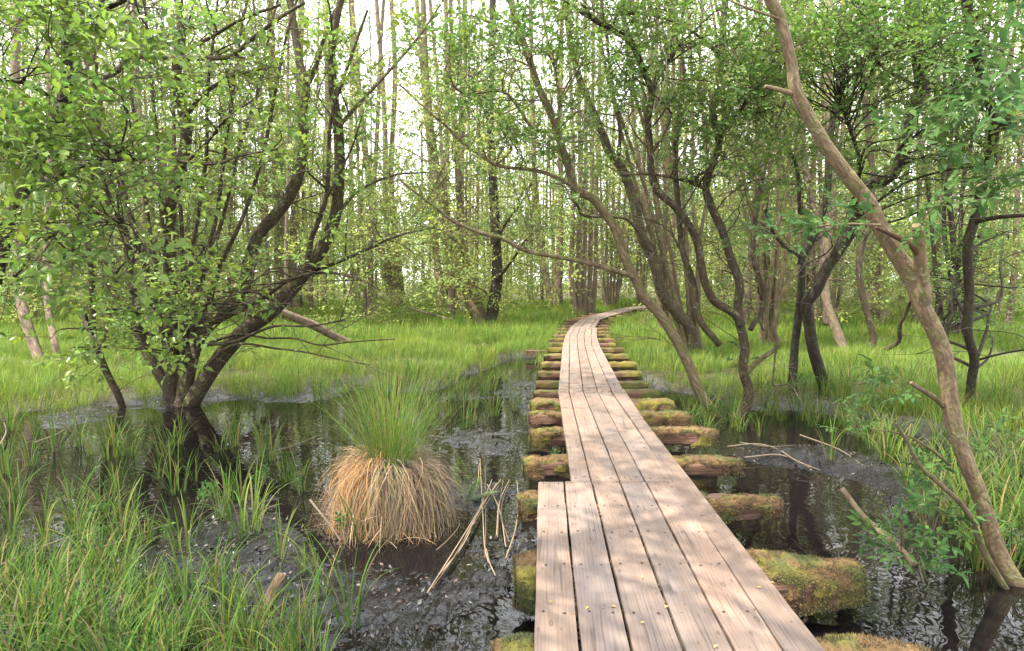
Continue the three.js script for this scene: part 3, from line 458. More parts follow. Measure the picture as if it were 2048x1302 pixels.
tracedTree({ slim: 0.85, sd: 6, bareTwigs: 1.3, label: 'tall forked willow with dark curving limbs right of the boardwalk pool', mat: M.willowBark, kind: 'dark', along: 1.8, alongScale: 0.85, tint: [1, 1, 1],
  limbs: [
    lim(8.1, 8.2, 24, 14, [[1470, 850], [1493, 808], [1497, 780], [1486, 739], [1490, 694], [1479, 642], [1476, 607], [1479, 566], [1462, 518], [1445, 462], [1428, 424], [1412, 380], [1424, 328], [1438, 290], [1425, 220], [1440, 140], [1450, 0], [1455, -40]]),
    lim(8.1, 7.6, 20, 13, [[1484, 650], [1466, 625], [1431, 604], [1410, 566], [1403, 531], [1393, 480], [1369, 435], [1348, 411], [1317, 384], [1303, 346], [1300, 294], [1296, 242], [1303, 180], [1289, 145], [1272, 104], [1251, 66], [1203, 48], [1160, 20]]),
    lim(7.7, 7.4, 9, 6, [[1303, 180], [1320, 149], [1341, 118], [1360, 60], [1375, -30]]),
    lim(8.1, 7.4, 11, 7, [[1434, 300], [1450, 250], [1476, 225], [1500, 194], [1531, 149], [1555, 111], [1569, 69], [1600, -20]]),
    lim(8.1, 7.5, 9, 5, [[1412, 378], [1375, 363], [1348, 356], [1300, 348], [1240, 350]]),
    lim(8.1, 7.6, 14, 7, [[1493, 745], [1521, 718], [1552, 697], [1555, 683], [1548, 656], [1555, 618], [1562, 587], [1600, 530]], { bare: 1, mat: M.oliveBark }),
    lim(7.6, 7.2, 5, 3, [[1552, 690], [1548, 740], [1547, 770], [1580, 770], [1600, 800]], { bare: 1 }),
    lim(8.1, 8.3, 16, 12, [[1440, 690], [1400, 640], [1385, 560], [1365, 500], [1358, 430], [1350, 300], [1365, 180], [1358, 40]]),
    lim(8.5, 9.0, 13, 9, [[1500, 660], [1530, 600], [1508, 520], [1510, 440], [1530, 330], [1540, 280]]),
    lim(8.1, 7.2, 8, 4, [[1449, 120], [1380, 60], [1300, 30], [1220, 30]]),
  ], crown: [[1330, 70, 7.2, 1.0, 0.7, 0.8, 18, 10], [1450, 100, 7.0, 1.0, 0.8, 0.8, 18, 10], [1400, 220, 7.4, 0.9, 0.7, 0.8, 18, 9], [1520, 250, 7.6, 0.8, 0.8, 0.8, 16, 9], [1200, 40, 7.2, 0.9, 0.5, 0.8, 14, 9], [1460, 370, 7.8, 0.8, 0.6, 0.8, 10, 8]] });
tracedTree({ sd: 7, bareTwigs: 1.5, label: 'dark willow with sinuous limb passing behind the big pale trunk', mat: M.darkBark, kind: 'dark', along: 1.8, tint: [0.95, 1, 1],
  limbs: [
    lim(9.2, 7.6, 22, 22, [[1650, 780], [1638, 739], [1625, 694], [1618, 642], [1614, 607], [1631, 583], [1652, 538], [1680, 497], [1704, 459], [1714, 411], [1732, 377], [1780, 353], [1801, 321], [1808, 287], [1828, 225], [1842, 173], [1835, 121], [1828, 52], [1822, -40]]),
    lim(9.2, 9.0, 16, 12, [[1585, 770], [1590, 690], [1600, 610], [1604, 545], [1604, 514], [1621, 486], [1642, 435], [1655, 380], [1660, 280], [1680, 150], [1675, 20]]),
    lim(9.0, 8.4, 8, 5, [[1604, 514], [1575, 497], [1550, 470], [1530, 420]]),
    lim(9.0, 8.4, 8, 6, [[1600, 430], [1592, 330], [1565, 285], [1530, 275]]),
    lim(8.4, 7.4, 8, 5, [[1714, 411], [1718, 320], [1700, 260], [1680, 200]]),
  ], crown: [[1700, 60, 6.8, 1.2, 0.6, 0.9, 22, 11], [1850, 60, 6.8, 1.1, 0.6, 0.9, 22, 11], [1650, 220, 7.4, 0.8, 0.7, 0.8, 14, 9], [1800, 240, 7.2, 0.9, 0.7, 0.8, 14, 9], [1900, 340, 7.2, 0.8, 0.6, 0.8, 14, 8], [1580, 60, 7, 0.8, 0.5, 0.8, 16, 10]] });
tracedTree({ sd: 8, bareTwigs: 2.0, label: 'slender dark trunk with a bare horizontal branch at the right edge', mat: M.darkBark, kind: 'dark', along: 1.6, tint: [0.95, 1, 1],
  limbs: [
    lim(6.6, 5.6, 16, 18, [[1939, 830], [1943, 760], [1949, 721], [1936, 666], [1939, 594], [1936, 538], [1936, 486], [1949, 441], [1960, 390], [1984, 300], [1986, 240], [1965, 150], [1940, 60], [1930, -40]]),
    lim(6.1, 5.2, 10, 7, [[1943, 445], [1990, 435], [2046, 431], [2120, 430]], { bare: 1 }), lim(6.5, 6, 5, 3, [[1953, 721], [2000, 708], [2046, 700], [2110, 690]], { bare: 1 }),
    lim(5.8, 5.2, 8, 4, [[1985, 270], [2030, 200], [2080, 120]]),
  ], crown: [[1980, 60, 5.2, 0.8, 0.5, 0.7, 16, 11], [2020, 260, 5.6, 0.6, 0.5, 0.7, 14, 9], [2000, 560, 7.5, 0.6, 0.7, 0.6, 12, 6]] });
tracedTree({ sd: 9, bareTwigs: 1.5, label: 'thin curved stem hooking at its foot left of the big pale trunk', mat: M.willowBark, kind: 'dark', along: 1.0,
  limbs: [lim(8.4, 8.6, 14, 10, [[1730, 715], [1735, 704], [1746, 683], [1739, 642], [1725, 590], [1718, 531], [1728, 476], [1739, 445], [1745, 350], [1730, 200], [1735, 0]]), lim(8.2, 7.6, 10, 7, [[1735, 712], [1768, 700], [1797, 683], [1800, 650], [1815, 620], [1822, 600]], { bare: 1 })], crown: [[1740, 200, 8.6, 0.8, 0.9, 0.8, 12, 9]] });
tracedTree({ sd: 10, label: 'straight reddish trunk standing in the grass behind the pale trunk', name: 'alder_tree', mat: M.alderBark, kind: 'alder', lmat: M.farLeaf, along: 0.6,
  limbs: [lim(15.5, 16, 32, 17, [[1765, 645], [1750, 600], [1745, 560], [1740, 500], [1739, 440], [1742, 300], [1748, 0], [1750, -60]])], crown: [[1740, 120, 16, 2.5, 2, 2, 14, 6]] });
tracedTree({ sd: 12, label: 'pair of reddish stems bending at the foot in the right-hand grass', name: 'alder_tree', mat: M.alderBark, kind: 'alder', lmat: M.farLeaf, along: 0.6,
  limbs: [lim(12, 13, 19, 12, [[1690, 710], [1669, 650], [1654, 607], [1649, 556], [1652, 504], [1660, 400], [1655, 200], [1660, -20]]), lim(13, 14, 15, 11, [[1655, 650], [1645, 570], [1640, 480], [1610, 330], [1600, 100], [1600, -20]])], crown: [[1640, 150, 13, 2, 1.6, 1.6, 14, 6]] });
/* clumps of slender stems that fill the thicket on the right */
reseed(501);
for (const [sdd, lab, a, cr] of [
  [40, 'sheaf of slender olive stems between the arching willow and the forked willow', [9, 1392, 712, 10, 1150, 1420, 9, 4, 0.8], [[1270, 120, 9.6, 1.3, 1.0, 0.9, 14, 8], [1330, 330, 9.4, 0.9, 0.7, 0.8, 8, 7]]],
  [41, 'sheaf of slender stems behind the forked willow at the grass edge', [9, 1535, 700, 11, 1400, 1640, 9, 4, 1.0], [[1500, 140, 10.5, 1.3, 1.1, 0.9, 12, 8], [1500, 480, 10, 1.1, 0.9, 0.8, 10, 7], [1420, 600, 9.6, 0.8, 0.5, 0.7, 6, 6]]],
  [42, 'thin fan of stems in the grass left of the straight reddish trunk', [8, 1612, 668, 13, 1500, 1760, 9, 4, 1.0], [[1600, 200, 13, 1.6, 1.4, 1, 10, 8], [1620, 480, 12, 1.6, 1.2, 1, 14, 7], [1720, 560, 11, 1.2, 0.8, 0.8, 8, 6]]],
  [43, 'tangle of thin dark stems in the grass right of the pale trunk', [9, 1905, 690, 11, 1780, 2100, 9, 4, 0.9], [[1960, 300, 10, 1.2, 1.4, 1, 16, 9], [1980, 500, 9.5, 1.0, 0.8, 0.8, 20, 8], [1900, 590, 9.5, 1.0, 0.6, 0.8, 12, 7]]],
  [44, 'slender stems just right of the bend in the boardwalk', [5, 1330, 672, 14, 1230, 1360, 10, 5, 0.9], [[1280, 250, 13.5, 1.6, 1.6, 1, 14, 8]]],
]) tracedTree({ sd: sdd, label: lab, mat: sdd === 43 ? M.darkBark : M.oliveBark, kind: 'dark', along: 0.7, bareTwigs: 0.7, limbs: archStems(...a), crown: cr });
/* pale foreground trunk */
{
  const t = tracedTree({ sd: 11, slim: 0.82, name: 'pale_trunk_willow', label: 'large pale smooth trunk leaning across the right foreground, forked and broken', mat: M.paleBark, kind: 'dark', along: 0,
    limbs: [
      { p: [[2060, 1195, 3.62, 50], [2028, 1162, 3.6, 40], [2001, 1114, 3.6, 37], [1980, 1058, 3.58, 37], [1959, 989, 3.55, 36], [1931, 919, 3.52, 37], [1908, 849, 3.5, 38], [1898, 780, 3.48, 38], [1887, 711, 3.45, 38], [1866, 656, 3.42, 38], [1842, 607, 3.4, 37], [1828, 562, 3.4, 44], [1797, 514, 3.38, 37], [1763, 459, 3.35, 35], [1739, 408, 3.33, 34], [1707, 366, 3.3, 33], [1673, 321, 3.28, 32], [1642, 277, 3.25, 30], [1611, 221, 3.22, 29], [1590, 180, 3.2, 30], [1583, 131, 3.2, 26], [1573, 86, 3.18, 27], [1559, 35, 3.15, 27], [1542, 0, 3.12, 28], [1515, -70, 3.1, 27]] },
      lim(3.38, 3.2, 33, 20, [[1848, 605], [1848, 570], [1842, 535], [1840, 504], [1837, 470], [1832, 452]], { name: 'trunk' }),
      lim(3.3, 3.15, 21, 7, [[1840, 515], [1825, 492], [1783, 469], [1752, 455]], { name: 'limb', mat: M.peeled, bare: 1 }),
      lim(3.2, 3.1, 14, 10, [[1586, 188], [1560, 180], [1531, 173]], { name: 'limb', bare: 1 }),
      lim(3.15, 2.9, 7, 4, [[1566, 40], [1530, 28], [1480, 10], [1440, -8]], { name: 'limb', bare: 1 }),
      lim(3.52, 3.2, 16, 11, [[1890, 815], [1872, 798], [1856, 787], [1822, 766]], { name: 'limb', bare: 1 }),
      lim(3.58, 3.2, 19, 8, [[2025, 1206], [1997, 1156], [1966, 1100], [1945, 1044], [1924, 1010], [1876, 965], [1838, 930], [1817, 888], [1792, 848]], { name: 'limb', bare: 1, mat: M.oliveBark }),
      lim(3.45, 3.2, 9, 3, [[1900, 930], [1862, 899], [1813, 871], [1740, 857]], { name: 'limb', bare: 1, mat: M.oliveBark }),
      lim(3.3, 3.0, 6, 4, [[1760, 450], [1700, 448], [1640, 452], [1580, 470]], { name: 'limb' }),
      lim(3.3, 3.0, 5, 3, [[1832, 458], [1855, 425], [1890, 400], [1960, 370], [2060, 300]], { name: 'limb' }),
    ] });
  const o = t.position, list = [], add = (px, py, d, n, sx, sy, sc, dx, dy) => { for (let i = 0; i < n; i++) list.push([at(px + R(-sx, sx), py + R(-sy, sy), d + R(-0.25, 0.25)).sub(o), V(dx + R(-0.6, 0.6), dy + R(-0.5, 0.5), R(-0.5, 0.5)), sc * R(0.75, 1.15)]); };
  reseed(77);
  add(1620, 455, 3.0, 8, 50, 14, 0.62, -0.8, -0.1); add(1730, 440, 3.1, 5, 40, 15, 0.6, -0.6, 0.1); add(1880, 420, 3.0, 6, 50, 25, 0.6, 0.3, 0.1); add(1800, 755, 3.25, 7, 45, 20, 0.65, -0.6, -0.1); add(1950, 360, 3.0, 9, 90, 50, 0.62, 0.3, 0.2);
  add(1960, 190, 2.9, 14, 90, 60, 0.7, -0.5, -0.2); add(1800, 285, 3.1, 7, 50, 25, 0.6, -0.4, 0); add(2000, 90, 2.7, 10, 60, 60, 0.7, -0.4, 0);
  spraysInto(t, list, 'big', M.softLeaf, [1, 1, 1]);
}
/* mid-distance pair beside the bend */
tracedTree({ sd: 13, bareTwigs: 0.5, name: 'alder_tree', label: 'olive double trunk leaning left in the meadow centre', mat: M.oliveBark, kind: 'alder', lmat: M.farLeaf, along: 0.35, alongScale: 1.4,
  limbs: [lim(21, 22, 30, 9, [[962, 656], [947, 607], [927, 556], [913, 521], [899, 480], [892, 440], [880, 380], [862, 260], [850, 100], [845, -60]]), lim(21.3, 22.5, 22, 7, [[974, 654], [955, 605], [938, 550], [927, 490], [922, 440], [915, 340], [905, 150], [900, -60]])], crown: [[880, 300, 21, 3, 3, 3, 26, 6, 1.2], [880, 520, 19, 2.0, 1, 2, 12, 6, 1.0], [870, 60, 21, 2, 2, 2, 10, 5, 1.2]] });
tracedTree({ sd: 14, bareTwigs: 0.5, name: 'alder_tree', label: 'straight dark trunk beside the olive double trunk in the meadow', mat: M.darkBark, kind: 'alder', lmat: M.farLeaf, along: 0.4, alongScale: 1.4,
  limbs: [lim(21, 22, 26, 11, [[982, 658], [986, 620], [994, 560], [992, 486], [989, 420], [984, 330], [980, 200], [985, 60], [985, -60]]), lim(21, 20, 7, 3, [[994, 560], [1025, 520], [1050, 480]]), lim(21, 20, 7, 3, [[992, 490], [1010, 450], [1040, 410]])], crown: [[1010, 240, 21, 2.6, 3, 2.6, 24, 6, 1.2], [1020, 470, 20, 2.5, 1.6, 2, 14, 6]] });
const coppice = (sd, label, stems, crown) => tracedTree({ sd, name: 'alder_tree', label, mat: M.alderBark, kind: 'alder', lmat: M.farLeaf, along: 0.3, alongScale: 1.5, limbs: stems, crown });
coppice(15, 'clump of three straight stems left of the olive double trunk', [lim(26, 27, 20, 9, [[796, 622], [776, 560], [764, 510], [752, 470], [740, 380], [720, 200], [700, -40]]), lim(26, 27, 17, 8, [[800, 622], [792, 570], [780, 500], [772, 420], [770, 250], [750, -40]]), lim(26.5, 28, 15, 8, [[806, 620], [800, 560], [790, 460], [782, 360], [790, 150], [780, -40]])], [[770, 420, 25, 3, 4, 3, 30, 6, 1.2]]);
coppice(16, 'clump of dark stems just left of the olive double trunk', [lim(25, 26, 16, 8, [[885, 630], [880, 560], [872, 500], [868, 400], [850, 200], [830, -40]]), lim(25, 26, 14, 8, [[900, 630], [902, 560], [898, 480], [894, 380], [895, 150], [890, -40]]), lim(25.5, 26, 13, 7, [[915, 626], [918, 560], [915, 500], [920, 380], [930, 150], [930, -40]])], [[890, 450, 24, 3, 3, 3, 24, 6, 1.2]]);
coppice(17, 'pair of stems spreading apart beyond the start of the bend', [lim(29, 30, 13, 8, [[1102, 618], [1094, 560], [1084, 520], [1076, 470], [1070, 380], [1065, 200], [1060, -40]]), lim(29, 30, 15, 8, [[1112, 620], [1118, 560], [1120, 500], [1122, 400], [1120, 250], [1125, -40]])], [[1090, 420, 29, 3, 4, 3, 26, 6, 1.2]]);
coppice(18, 'clump of five upright stems beside the bend of the boardwalk', [[1153, 1145, 9], [1160, 1158, 10], [1167, 1170, 9], [1176, 1182, 8], [1184, 1192, 8]].map(([a, b, w], i) => lim(26 + i * 0.3, 27 + i * 0.4, w + 3, 6, [[a, 634 - i], [b - 2, 560], [b, 470], [b + 2, 350], [b + (i - 2) * 6, -40]])), [[1170, 400, 27, 3, 4, 3, 26, 6, 1.2]]);
coppice(19, 'fan of thin stems by the far end of the boardwalk', [-3, -2, -1, 0, 1, 2, 3].map((k) => lim(27 + 0.3 * k, 28, 6, 4, [[1219 + k * 2, 622], [1222 + k * 6, 570], [1224 + k * 10, 500], [1226 + k * 12, 400], [1228 + k * 15, 200]])), [[1230, 380, 27, 3, 4, 3, 24, 6, 1.2]]);
coppice(20, 'clump of upright trunks behind the left-hand log', [lim(27, 28, 15, 9, [[645, 612], [648, 540], [650, 430], [655, 250], [650, -40]]), lim(29, 30, 11, 7, [[706, 615], [705, 520], [702, 380], [705, -40]]), lim(27, 28, 12, 8, [[620, 605], [612, 480], [605, 300], [600, -40]])], [[660, 380, 27, 4, 4, 3, 26, 6, 1.2]]);
coppice(22, 'pair of stout trunks seen between the left willow stems', [lim(22, 23, 20, 12, [[562, 628], [560, 560], [556, 450], [548, 250], [540, -40]]), lim(22, 23, 18, 11, [[590, 622], [585, 520], [592, 380], [600, 100], [605, -40]])], [[560, 300, 22, 3, 3, 3, 22, 6, 1.2]]);

// ------------------------------------------------------------------ woodland behind
function alder(sd, stems, H, leafy, low) {
  reseed(3000 + sd); const t = new THREE.Group(), list = []; t.name = 'alder_tree'; const bb = new MB();
  for (let s = 0; s < stems; s++) {
    const b = new MB(), az = R(0, 6.28), lean = stems > 1 ? R(0.03, 0.12) : R(0, 0.06), pts = [], rad = [], r0 = R(0.05, 0.105) * (stems > 2 ? 0.8 : 1.1), h = H * R(0.85, 1.05);
    for (let i = 0; i <= 14; i++) { const q = i / 14; pts.push(V(Math.cos(az) * (0.12 * stems * 0.4 + lean * h * q * (0.4 + 0.6 * q)) + 0.18 * N3(q * 4, s * 5, sd), h * q - 0.15, Math.sin(az) * (0.12 * stems * 0.4 + lean * h * q * (0.4 + 0.6 * q)) + 0.18 * N3(q * 4, s * 5 + 2, sd + 9))); rad.push(r0 * (1.25 - 0.25 * Math.min(1, q * 8)) * (1 - 0.8 * q)); }
    tube(b, pts, rad, 7, { rough: 0.08, off: sd + s }); mesh('trunk', b.geo(), M.alderBark, t);
    const nb = Math.round(leafy / stems);
    for (let k = 0; k < nb; k++) { const q = R(low, 1), i = Math.min(13, Math.floor(q * 14)), p = pts[i].clone().lerp(pts[i + 1], q * 14 - i), a = R(0, 6.28), L = R(0.6, 2.6) * (1.15 - 0.6 * q), d = V(Math.cos(a), R(-0.1, 0.7), Math.sin(a)).normalize(), e = p.clone().addScaledVector(d, L); tube(bb, [p, p.clone().lerp(e, 0.5).add(V(0, R(-0.1, 0.2), 0)), e], [0.018, 0.012, 0.004], 3, { cap: false }); for (let m = 0; m < 2; m++) list.push([p.clone().lerp(e, R(0.4, 1)), d.clone().add(V(R(-0.7, 0.7), R(-0.5, 0.6), R(-0.7, 0.7))), R(0.8, 1.3)]); }
  }
  mesh('branches', bb.geo(), M.alderBark, t).userData.kind = 'stuff';
  spraysInto(t, list, 'alder', M.farLeaf, [1, 1, 1]); return t;
}
const protos = [alder(1, 1, 17, 50, 0.22), alder(2, 3, 16, 70, 0.15), alder(3, 2, 18, 36, 0.3), alder(4, 4, 14, 90, 0.1), alder(5, 1, 19, 16, 0.4), alder(6, 2, 20, 18, 0.35)];
{
  reseed(55); const first = new Set(), placed = [];
  const put = (x, z, k) => {
    const y = height(x, z), px = PW / 2 + FOCAL * x / -z, kind = ['single slim alder', 'three-stemmed alder', 'two-stemmed alder', 'leafy four-stemmed alder', 'tall bare single-stemmed alder', 'tall bare two-stemmed alder'][k];
    const where = px < 400 ? 'behind the many-stemmed willow' : px < 700 ? 'behind the fallen log' : px < 1050 ? 'behind the olive double trunk' : px < 1500 ? 'behind the willows beside the boardwalk' : 'behind the big pale trunk', far = z < -34 ? 'far back in the wood' : 'at the front of the wood';
    const lab = kind + ' ' + far + ' ' + where, grp = kind + 's ' + far + ' ' + where;
    let t = protos[k]; const s = R(0.85, 1.15);
    if (!first.has(k)) { first.add(k); t.name = numbered('alder_tree'); t.position.set(x, y, z); t.rotation.y = R(0, 6.28); t.scale.setScalar(s); tag(t, lab, 'tree', grp); scene.add(t); } else copyOf(t, V(x, y, z), R(0, 6.28), s, lab).userData.group = grp;
  };
  for (let i = 0; i < 900 && placed.length < 150; i++) {
    const d = R(19, 52), px = R(-150, 2200), p = at(px, 560, d), x = p.x, z = -d; if (placed.some((q) => Math.hypot(q[0] - x, q[1] - z) < 1.7)) continue;
    if (d < 34 && px > 1020 && px < 1330) continue; if (d < 24 && px > 620 && px < 1330) continue; placed.push([x, z]);
    const bare = px > 640 && px < 960; if (bare && rnd() < 0.4) continue; put(x, z, bare ? pick([4, 5, 4, 2, 5]) : pick([0, 1, 2, 3, 0, 1, 4]));
  }
}
{ // undergrowth between the trunks and the wood beyond, nothing one could count
  reseed(66); const near = [], far = [], trunks = [];
  for (let i = 0; i < 10500; i++) { const d = R(19, 48), px = R(-150, 2200); if (d < 36 && px > 1080 && px < 1330) continue; const p = at(px, 560, d), y = height(p.x, -d) + 0.3 + 7 * rnd() ** 1.3; if (N3(p.x * 0.25, y * 0.3, d * 0.25) < -0.1) continue; near.push([V(p.x, y, -d), V(R(-1, 1), R(-0.2, 0.9), R(-1, 1)), R(0.7, 1.3)]); }
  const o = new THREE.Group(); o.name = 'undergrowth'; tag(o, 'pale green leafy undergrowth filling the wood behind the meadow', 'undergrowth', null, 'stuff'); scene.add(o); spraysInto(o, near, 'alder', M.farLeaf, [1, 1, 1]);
  for (let i = 0; i < 9000; i++) { const d = R(50, 95), px = R(-300, 2350), p = at(px, 560, d), q = rnd(), y = 0.3 + (q < 0.72 ? 8 * rnd() ** 1.1 : R(3, 20) * (N3(p.x * 0.06, 3, d * 0.06) > -0.1 ? 1 : 0.5)); far.push([V(p.x, y, -d), V(R(-1, 1), R(-0.4, 0.8), R(-1, 1)), R(0.8, 1.5)]); }
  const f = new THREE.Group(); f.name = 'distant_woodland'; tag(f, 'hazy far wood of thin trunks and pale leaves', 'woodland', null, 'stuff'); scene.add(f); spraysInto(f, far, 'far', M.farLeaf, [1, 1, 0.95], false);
  const cyl = new THREE.CylinderGeometry(0.5, 1, 1, 6, 1); cyl.translate(0, 0.5, 0); const ob = new THREE.Object3D();
  for (let i = 0; i < 230; i++) { const d = R(48, 90), px = R(-250, 2300), p = at(px, 560, d), w = R(0.07, 0.16); ob.position.set(p.x, 0, -d); ob.rotation.set(R(-0.05, 0.05), R(0, 6), R(-0.06, 0.06)); ob.scale.set(w, R(12, 19), w); ob.updateMatrix(); trunks.push(ob.matrix.clone()); }
  instanced('trunks', cyl, M.alderBark, trunks, f);
}
// ------------------------------------------------------------------ trees behind and above the camera, whose shade dapples the boards
tracedTree({ sd: 30, label: 'willow overhanging the boardwalk behind the viewer', base: V(-2.6, 0, 1.5), free: 1, kind: 'dark', along: 0,
  limbs: [{ p: [[-400, 1500, 2.2, 60], [-300, 600, 2.2, 50], [-150, -200, 2.3, 44], [200, -900, 2.6, 36], [700, -1500, 2.9, 24]] }],
  crown: [[-1.0, 5.0, -1.6, 1.5, 0.5, 1.6, 30, 9, 1, 1], [-1.9, 5.6, -4.6, 1.1, 0.5, 1.5, 22, 9, 1, 1], [-0.4, 4.6, 0.6, 1.4, 0.5, 1.2, 22, 9, 1, 1], [-3.8, 5.4, -1.4, 1.4, 0.6, 1.4, 18, 9, 1, 1]] });

// ------------------------------------------------------------------ grasses
function tuft(n, len, w, spreadR, lean, droop, seg, cols, s) { const b = new MB(); for (let i = 0; i < n; i++) { const a = R(0, 6.28), r = spreadR * Math.sqrt(rnd()); blade(b, r * Math.cos(a), 0, r * Math.sin(a), a + R(-0.8, 0.8), Math.abs(gauss()) * lean, len * R(0.55, 1.1), w * R(0.7, 1.2), droop * R(0.2, 1.3), seg, jit(pick(cols), 0.2)); } return b.geo(); }
reseed(88);
const GC = [[0.12, 0.205, 0.028], [0.14, 0.23, 0.032], [0.18, 0.26, 0.045], [0.10, 0.18, 0.026], [0.15, 0.24, 0.035], [0.25, 0.24, 0.10]];
const meadowTufts = [0, 1, 2].map(() => tuft(26, 0.42, 0.006, 0.16, 0.35, 0.9, 4, GC)), farTufts = [0, 1].map(() => tuft(34, 0.45, 0.014, 0.4, 0.3, 0.8, 3, GC));
const sedgeGeos = [0, 1, 2, 3, 4].map((k) => tuft(9 + k * 4, 0.46, 0.0085, 0.035 + 0.012 * k, 0.34, 1.5, 8, [[0.058, 0.12, 0.02], [0.10, 0.165, 0.024], [0.04, 0.095, 0.022], [0.07, 0.138, 0.024], [0.13, 0.175, 0.03], [0.08, 0.15, 0.024], [0.17, 0.14, 0.06]]));
function scatter(name, geos, mat, pts, parent = scene) { const per = geos.map(() => [[], []]), o = new THREE.Object3D(); for (const [x, y, z, s, hy = 1] of pts) { const k = Math.floor(rnd() * geos.length); o.position.set(x, y, z); o.rotation.set(R(-0.12, 0.12), R(0, 6.28), R(-0.12, 0.12)); o.scale.set(s, s * hy, s); o.updateMatrix(); per[k][0].push(o.matrix.clone()); const w = R(0.75, 1.2), h = R(-0.12, 0.12) + 0.22 * Math.max(0, N3(x * 0.5, z * 0.5, 33)); per[k][1].push(lin(w * (1 + h), w, w * (1 - h))); } per.forEach(([m, c], k) => m.length && instanced(name, geos[k], mat, m, parent, c)); }
const nearWalk = (x, z) => { const d = -z; const L = d < 9 ? 0.1 : 0.5, c = lerp(0.9, 1.75, smooth(4, 16, d)); return Math.abs(x - c) < lerp(1.5, 1.0, smooth(5, 14, d)) && d < 18; };
function onWalk(x, z) {                      // clear of deck and sleepers
  const d = -z; if (d < 26) { const row = SL.find((s) => ground(s[0], s[2], STOP).z <= z + 0.35) ?? SL[SL.length - 1]; const A = ground(row[0], row[2], STOP), B = ground(row[1], row[2], STOP); return x > A.x - 0.05 && x < B.x + 0.05; }
  const t = (d - 26) / 12; return Math.abs(x - lerp(3.6, 9, t)) < 1.4 && d < 42;
}
{
  const near = [], far = [];
  for (let i = 0; i < 19000; i++) { const d = 5 + 15 * Math.sqrt(rnd()), px = R(-200, 2250), p = at(px, 600, d), x = p.x, z = -d, m = meadow(x, z); if (m < 0.1 || onWalk(x, z)) continue; if (rnd() > (0.35 + 0.65 * m)) continue; const pn = N3(x * 0.6, z * 0.6, 21); if (pn < -0.28) continue; near.push([x, height(x, z) - 0.01, z, R(0.55, 1.05) * (0.85 + 0.5 * pn)]); }
  for (let i = 0; i < 9000; i++) { const d = R(16, 48), p = at(R(-250, 2300), 600, d), x = p.x, z = -d; if (onWalk(x, z)) continue; far.push([x, height(x, z), z, R(0.7, 1.25)]); }
  const g = new THREE.Group(); g.name = 'meadow_grass'; tag(g, 'bright green marsh grass covering the meadow', 'grass', null, 'stuff'); scene.add(g);
  scatter('grass', meadowTufts, M.grass, near, g); scatter('grass', farTufts, M.grass, far, g);
  // dense sedge bank in the lower left corner and right bank
  const s = [];
  for (let i = 0; i < 330; i++) { const px = R(-160, 640), py = R(1060, 1440), over = px - 560 + (1320 - py) * 1.7; if (over > 330 || rnd() < 0.42 + 0.5 * smooth(-80, 200, over)) continue; const p = ground(px, py, 0); s.push([p.x, Math.max(0, height(p.x, p.z)), p.z, R(0.6, 0.95) * (1 + 0.45 * smooth(1220, 1330, py) * smooth(420, 100, px))]); }
  const g2 = new THREE.Group(); g2.name = 'sedge_bank'; tag(g2, 'dense arching sedge in the lower left corner', 'sedge', null, 'stuff'); scene.add(g2); scatter('sedge', sedgeGeos, M.grass, s, g2);
  const s3 = [];
  for (let i = 0; i < 460; i++) { const px = R(1380, 2250), py = R(740, 1130); if (px < 1690 + (py - 860) * 1.0 && !(py < 850 && rnd() < 0.35)) continue; const p = ground(px, py, 0.05); s3.push([p.x, Math.max(0, height(p.x, p.z)), p.z, R(0.8, 1.3)]); }
  const g3 = new THREE.Group(); g3.name = 'sedge_bank'; g3.name = numbered('sedge_bank'); used.set('sedge_bank', 2); tag(g3, 'tall sedge on the bank around the pale trunk', 'sedge', null, 'stuff'); scene.add(g3); scatter('sedge', sedgeGeos, M.grass, s3, g3);
}
